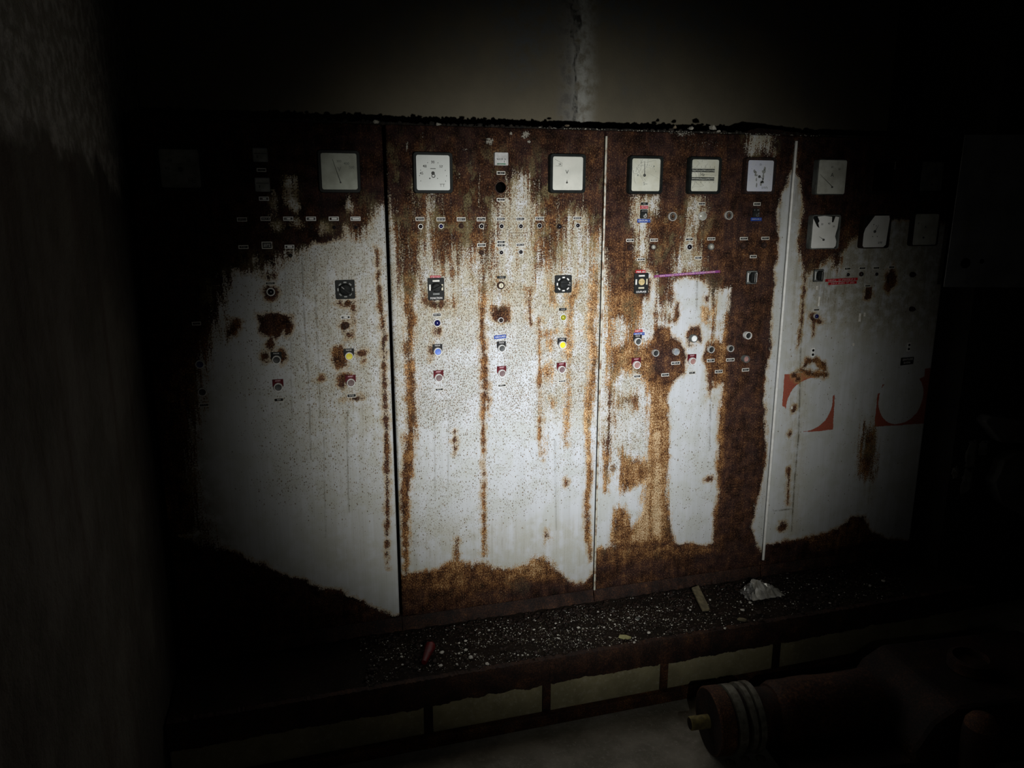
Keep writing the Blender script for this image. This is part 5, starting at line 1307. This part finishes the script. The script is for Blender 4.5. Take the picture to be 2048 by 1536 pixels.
# ------------------------------------------------------------------ machine end with coupling on the floor
fx, fy = (float(q) for q in G(1440, 1512, 0.0))
mach = empty('pump_motor', (fx, fy+.03, 0), 'rusty pump motor lying on the floor, ribbed coupling and shaft stub towards the left', 'motor', rot=(0, 0, math.radians(-6)))
R0, ZC = .117, .124
def disc(name, prof, mat): return MB().lathe(prof, 40, 0, 0, ZC, axis='x').build(name, M[mat], mach, smooth=True)
disc('shaft_stub', [(.021, -.105), (.024, -.102), (.024, -.02)], 'old_brass')
disc('shaft_end', [(.0005, -.1055), (.0205, -.1055), (.0205, -.1045)], 'rust_black')
disc('front_flange', [(.03, -.035), (R0*.96, -.035), (R0, -.030), (R0, .018), (R0*.97, .022), (R0*.9, .022)], 'rust_orange')
disc('hub_face', [(.0005, -.0352), (R0*.93, -.0352), (R0*.93, -.034)], 'rust_black')
disc('groove', [(R0*.9, .015), (R0*.9, .075)], 'rust_black')
M['grey_metal'] = simple('dull_grey_metal', (.24, .24, .20), (.13, .12, .095), 40, .5, .2)
disc('middle_ring', [(R0*.85, .028), (R0, .029), (R0, .060), (R0*.85, .061)], 'grey_metal')
disc('rear_ring', [(R0*.85, .078), (R0*1.02, .079), (R0*1.02, .096), (R0*.9, .097)], 'grey_metal')
disc('rim_ring', [(R0*.85, .105), (R0*1.03, .106), (R0*1.03, .126), (R0*.9, .127)], 'grey_metal')
disc('neck', [(R0*.8, .05), (R0*.8, .20), (R0*.95, .24)], 'rust')
M['rust_red'] = rust_material('reddish_rust', .27, .5)
mbd = MB().lathe([(R0*.5, .19), (R0*.88, .20)]+[(R0*.97, .22+.02*k) for k in range(18)]+[(R0*1.0, .59), (R0*.6, .60)], 48, 0, 0, ZC, axis='x')
rr = random.Random(77)
mbd.v = [(x+.003*math.sin(40*z), y*(1+.02*math.sin(33*x+9*z)+rr.uniform(-.012, .012)), ZC+(z-ZC)*(1+.02*math.sin(27*x-14*y)+rr.uniform(-.012, .012))) for x, y, z in mbd.v]
mbd.build('motor_body', M['rust_red'], mach, smooth=True)
casing = [(.60, 0), (1.42, 0), (1.42, .20), (1.34, .25), (.74, .25), (.66, .20), (.60, .10)]
mb = MB().prism(casing, -.25, .16); mb.build('added_dark_casing', M['rust_black'], mach, bevel=.02)  # near-black block added to hide lit floor beside the motor
mb = MB().prism([(.18, 0), (.62, 0), (.62, .055), (.18, .055)], -.24, .12); mb.build('bed_plate', M['rust_black'], mach, bevel=.004)  # low dark plate added with it, covering more lit floor
MB().lathe([(.05, .0), (.075, .01), (.075, .05), (.06, .055), (.06, .03), (.0005, .03)], 24, .95, -.05, .245, axis='z').build('inlet_flange', M['rust'], mach, smooth=True)
MB().box(.38, .09, .012, .26, .05, .05).build('foot', M['rust_black'], mach); MB().box(.38, -.09, .012, .26, .05, .05).build('foot', M['rust_black'], mach)
# green sprig caught behind the coupling
M['leaf'] = simple('pale_green_leaf', (.24, .28, .05), (.15, .19, .03), 60, .6)
sx_, sz_ = P(1522, 1392, fy+.16)
sp = empty('plant_sprig', (float(sx_), fy+.16, 0), 'small green sprig growing between the plinth and the coupling', 'plant')
z0 = float(sz_)
MB().tube([(.10, .03, .0), (.09, .01, z0*.6), (.055, -.01, z0*.98), (0, -.02, z0+.03), (-.02, -.02, z0+.05)], [.004, .004, .0035, .003, .002], 7).build('stem', M['leaf'], sp, smooth=True)
def leaf(c, a, w, l_, tilt):
    vv = []; n = 6
    for k in range(n+1):
        t = k/n; ww = w*math.sin(math.pi*min(1, t*.94+.06))**.8
        for s_ in (-1, 0, 1):
            vv.append((c[0]+math.cos(a)*l_*t-math.sin(a)*ww*s_, c[1]-abs(s_)*.003, c[2]+math.sin(a)*l_*t+math.cos(a)*ww*s_))
    ff = []
    for k in range(n):
        for j in range(2): q = k*3+j; ff.append((q, q+3, q+4, q+1))
    MB().add(vv, ff).build('leaf', M['leaf'], sp, smooth=True)
leaf((-.006, -.025, z0-.02), 2.6, .011, .034, 0); leaf((.0, -.02, z0+.02), 2.2, .007, .045, 0); leaf((.02, -.02, z0+.01), .5, .005, .05, 0)
# pale lumps of mortar under the coupling
for k, (px, py, r) in enumerate(((1455, 1519, .026), (1485, 1510, .019), (1515, 1508, .016))):
    x, y = (float(q) for q in G(px, py, .005))
    setp(MB().rock((0, 0, 0), r, 700+k, .45).build('mortar_lump', M['grit'], None, (x, y-.02, r*.2)), ('largest pale mortar lump on the floor below the coupling', 'middle mortar lump on the floor below the coupling', 'small mortar lump on the floor right of the other two')[k], 'mortar lump', 'mortar lumps')
mb = MB(); rr = random.Random(31)
for k in range(420):
    x, y = rr.uniform(.2, 2.2), rr.uniform(-1.15, LEDGE_Y-.02); r = rr.uniform(.0008, .003)
    mb.rock((x, y, r*.35), r, 8000+k, .5)
setp(mb.build('floor_grit', M['plaster']), 'sparse pale grit on the concrete floor before the plinth', 'grit', kind='stuff')

# ------------------------------------------------------------------ dim things at the right
M['dull_sheet'] = simple('dull_grey_sheet', (.30, .315, .33), (.20, .21, .22), 8, .6)
PIER = -.12
xa, za = P(1888, 574, PIER-.07)
bw, bh = .62, .60
board = empty('hanging_sheet', (float(xa), PIER-.07, float(za)), 'dull grey metal sheet hanging on the pier right of the last cabinet', 'metal sheet', rot=(0, math.radians(-1.0), math.radians(-7)))
MB().add([(0, 0, 0), (bw*.80, 0, -.02), (bw, 0, .07), (bw, 0, bh), (.02, 0, bh), (0, .004, 0), (bw*.80, .004, -.02), (bw, .004, .07), (bw, .004, bh), (.02, .004, bh)],
         [(0, 1, 2, 3, 4), (9, 8, 7, 6, 5)]+[(i, i+5, (i+1) % 5+5, (i+1) % 5) for i in range(5)]).build('sheet', M['dull_sheet'], board)
for dx, dz, r in ((.085, .095, .022), (.16, .10, .010)):
    MB().prism(circ(r, 9), -.003, .0).build('torn_hole', M['void'], board, (dx, 0, dz))
MB().box(.10, .034, bh*.8, .05, .066, .05).build('wall_bracket', M['rust_black'], board)
M['rag'] = simple('grubby_rag', (.34, .34, .32), (.20, .20, .18), 20, .85)
M['slab_grey'] = simple('broken_plaster', (.20, .20, .20), (.12, .12, .12), 9, .9, bump=.6, bd=.01)
def rag(px, py, w, h, seed, lb):
    y = PIER-.012
    x, z = (float(q) for q in P(px, py, y)); rr = random.Random(seed); vv = []; ff = []; nx, ny = 4, 7
    for j in range(ny+1):
        for i in range(nx+1):
            t = j/ny
            vv.append(((i/nx-.5)*w*(1-.45*abs(t-.4))+rr.uniform(-.004, .004), rr.uniform(-.008, .004), (t-.5)*h+rr.uniform(-.006, .006)))
    for j in range(ny):
        for i in range(nx): a = j*(nx+1)+i; ff.append((a, a+1, a+nx+2, a+nx+1))
    root = empty('rag', (x, y, z), lb, 'rag', 'rags hanging on the pier')
    o = MB().add(vv, ff).build('cloth', M['rag'], root, smooth=True)
    s_ = o.modifiers.new('thick', 'SOLIDIFY'); s_.thickness = .003
    MB().tube([(0, .014, h*.44), (0, -.012, h*.45)], .003, 8).build('nail', M['rust_black'], root)
rag(1942, 908, .060, .125, 1, 'long pale rag hanging in the middle of the dark pier')
rag(1966, 896, .055, .065, 2, 'short pale rag at the upper right of the long one on the pier')
rag(1934, 962, .066, .115, 3, 'pale rag hanging lowest on the dark pier')
rag(1911, 944, .035, .055, 4, 'narrow pale scrap of cloth furthest left on the pier')
def plaster_slab(pts_, lb):
    px_, pz_ = P([p[0] for p in pts_], [p[1] for p in pts_], PIER-.03)
    cx_, cz_ = float(px_.mean()), float(pz_.mean())
    poly = [(float(a)-cx_, float(b_)-cz_) for a, b_ in zip(px_, pz_)][::-1]
    setp(MB().prism(poly, -.03, .03).build('plaster_slab', M['slab_grey'], None, (cx_, PIER-.03, cz_), bevel=.006), lb, 'plaster', 'broken plaster on the pier')
plaster_slab([(1960, 841), (1972, 829), (2010, 834), (2110, 850), (2130, 890), (2040, 884), (1991, 881), (1976, 862)], 'upper patch of thick grey plaster on the pier, cut by the right edge')
plaster_slab([(1999, 917), (2030, 900), (2120, 905), (2130, 1020), (2060, 1040), (2014, 1015), (1991, 1000), (1979, 961), (1989, 944)], 'lower and larger patch of thick grey plaster on the pier')
# bollard pipe bottom right
x, y = (float(q) for q in G(1985, 1560, 0.0))
xb, zb = (float(q) for q in P(1965, 1440, y))
bol = empty('pipe_post', (xb, y, 0), 'stubby rusty pipe post in the bottom right corner', 'post')
hz = max(.12, zb)
MB().lathe([(.055, 0), (.055, hz-.05), (.052, hz-.02)], 26, axis='z').build('pipe', M['rust_black'], bol, smooth=True)
MB().lathe([(.053, hz-.03), (.050, hz-.008), (.036, hz+.012), (.015, hz+.02), (.0005, hz+.021)], 26, axis='z').build('domed_cap', M['rust_orange'], bol, smooth=True)
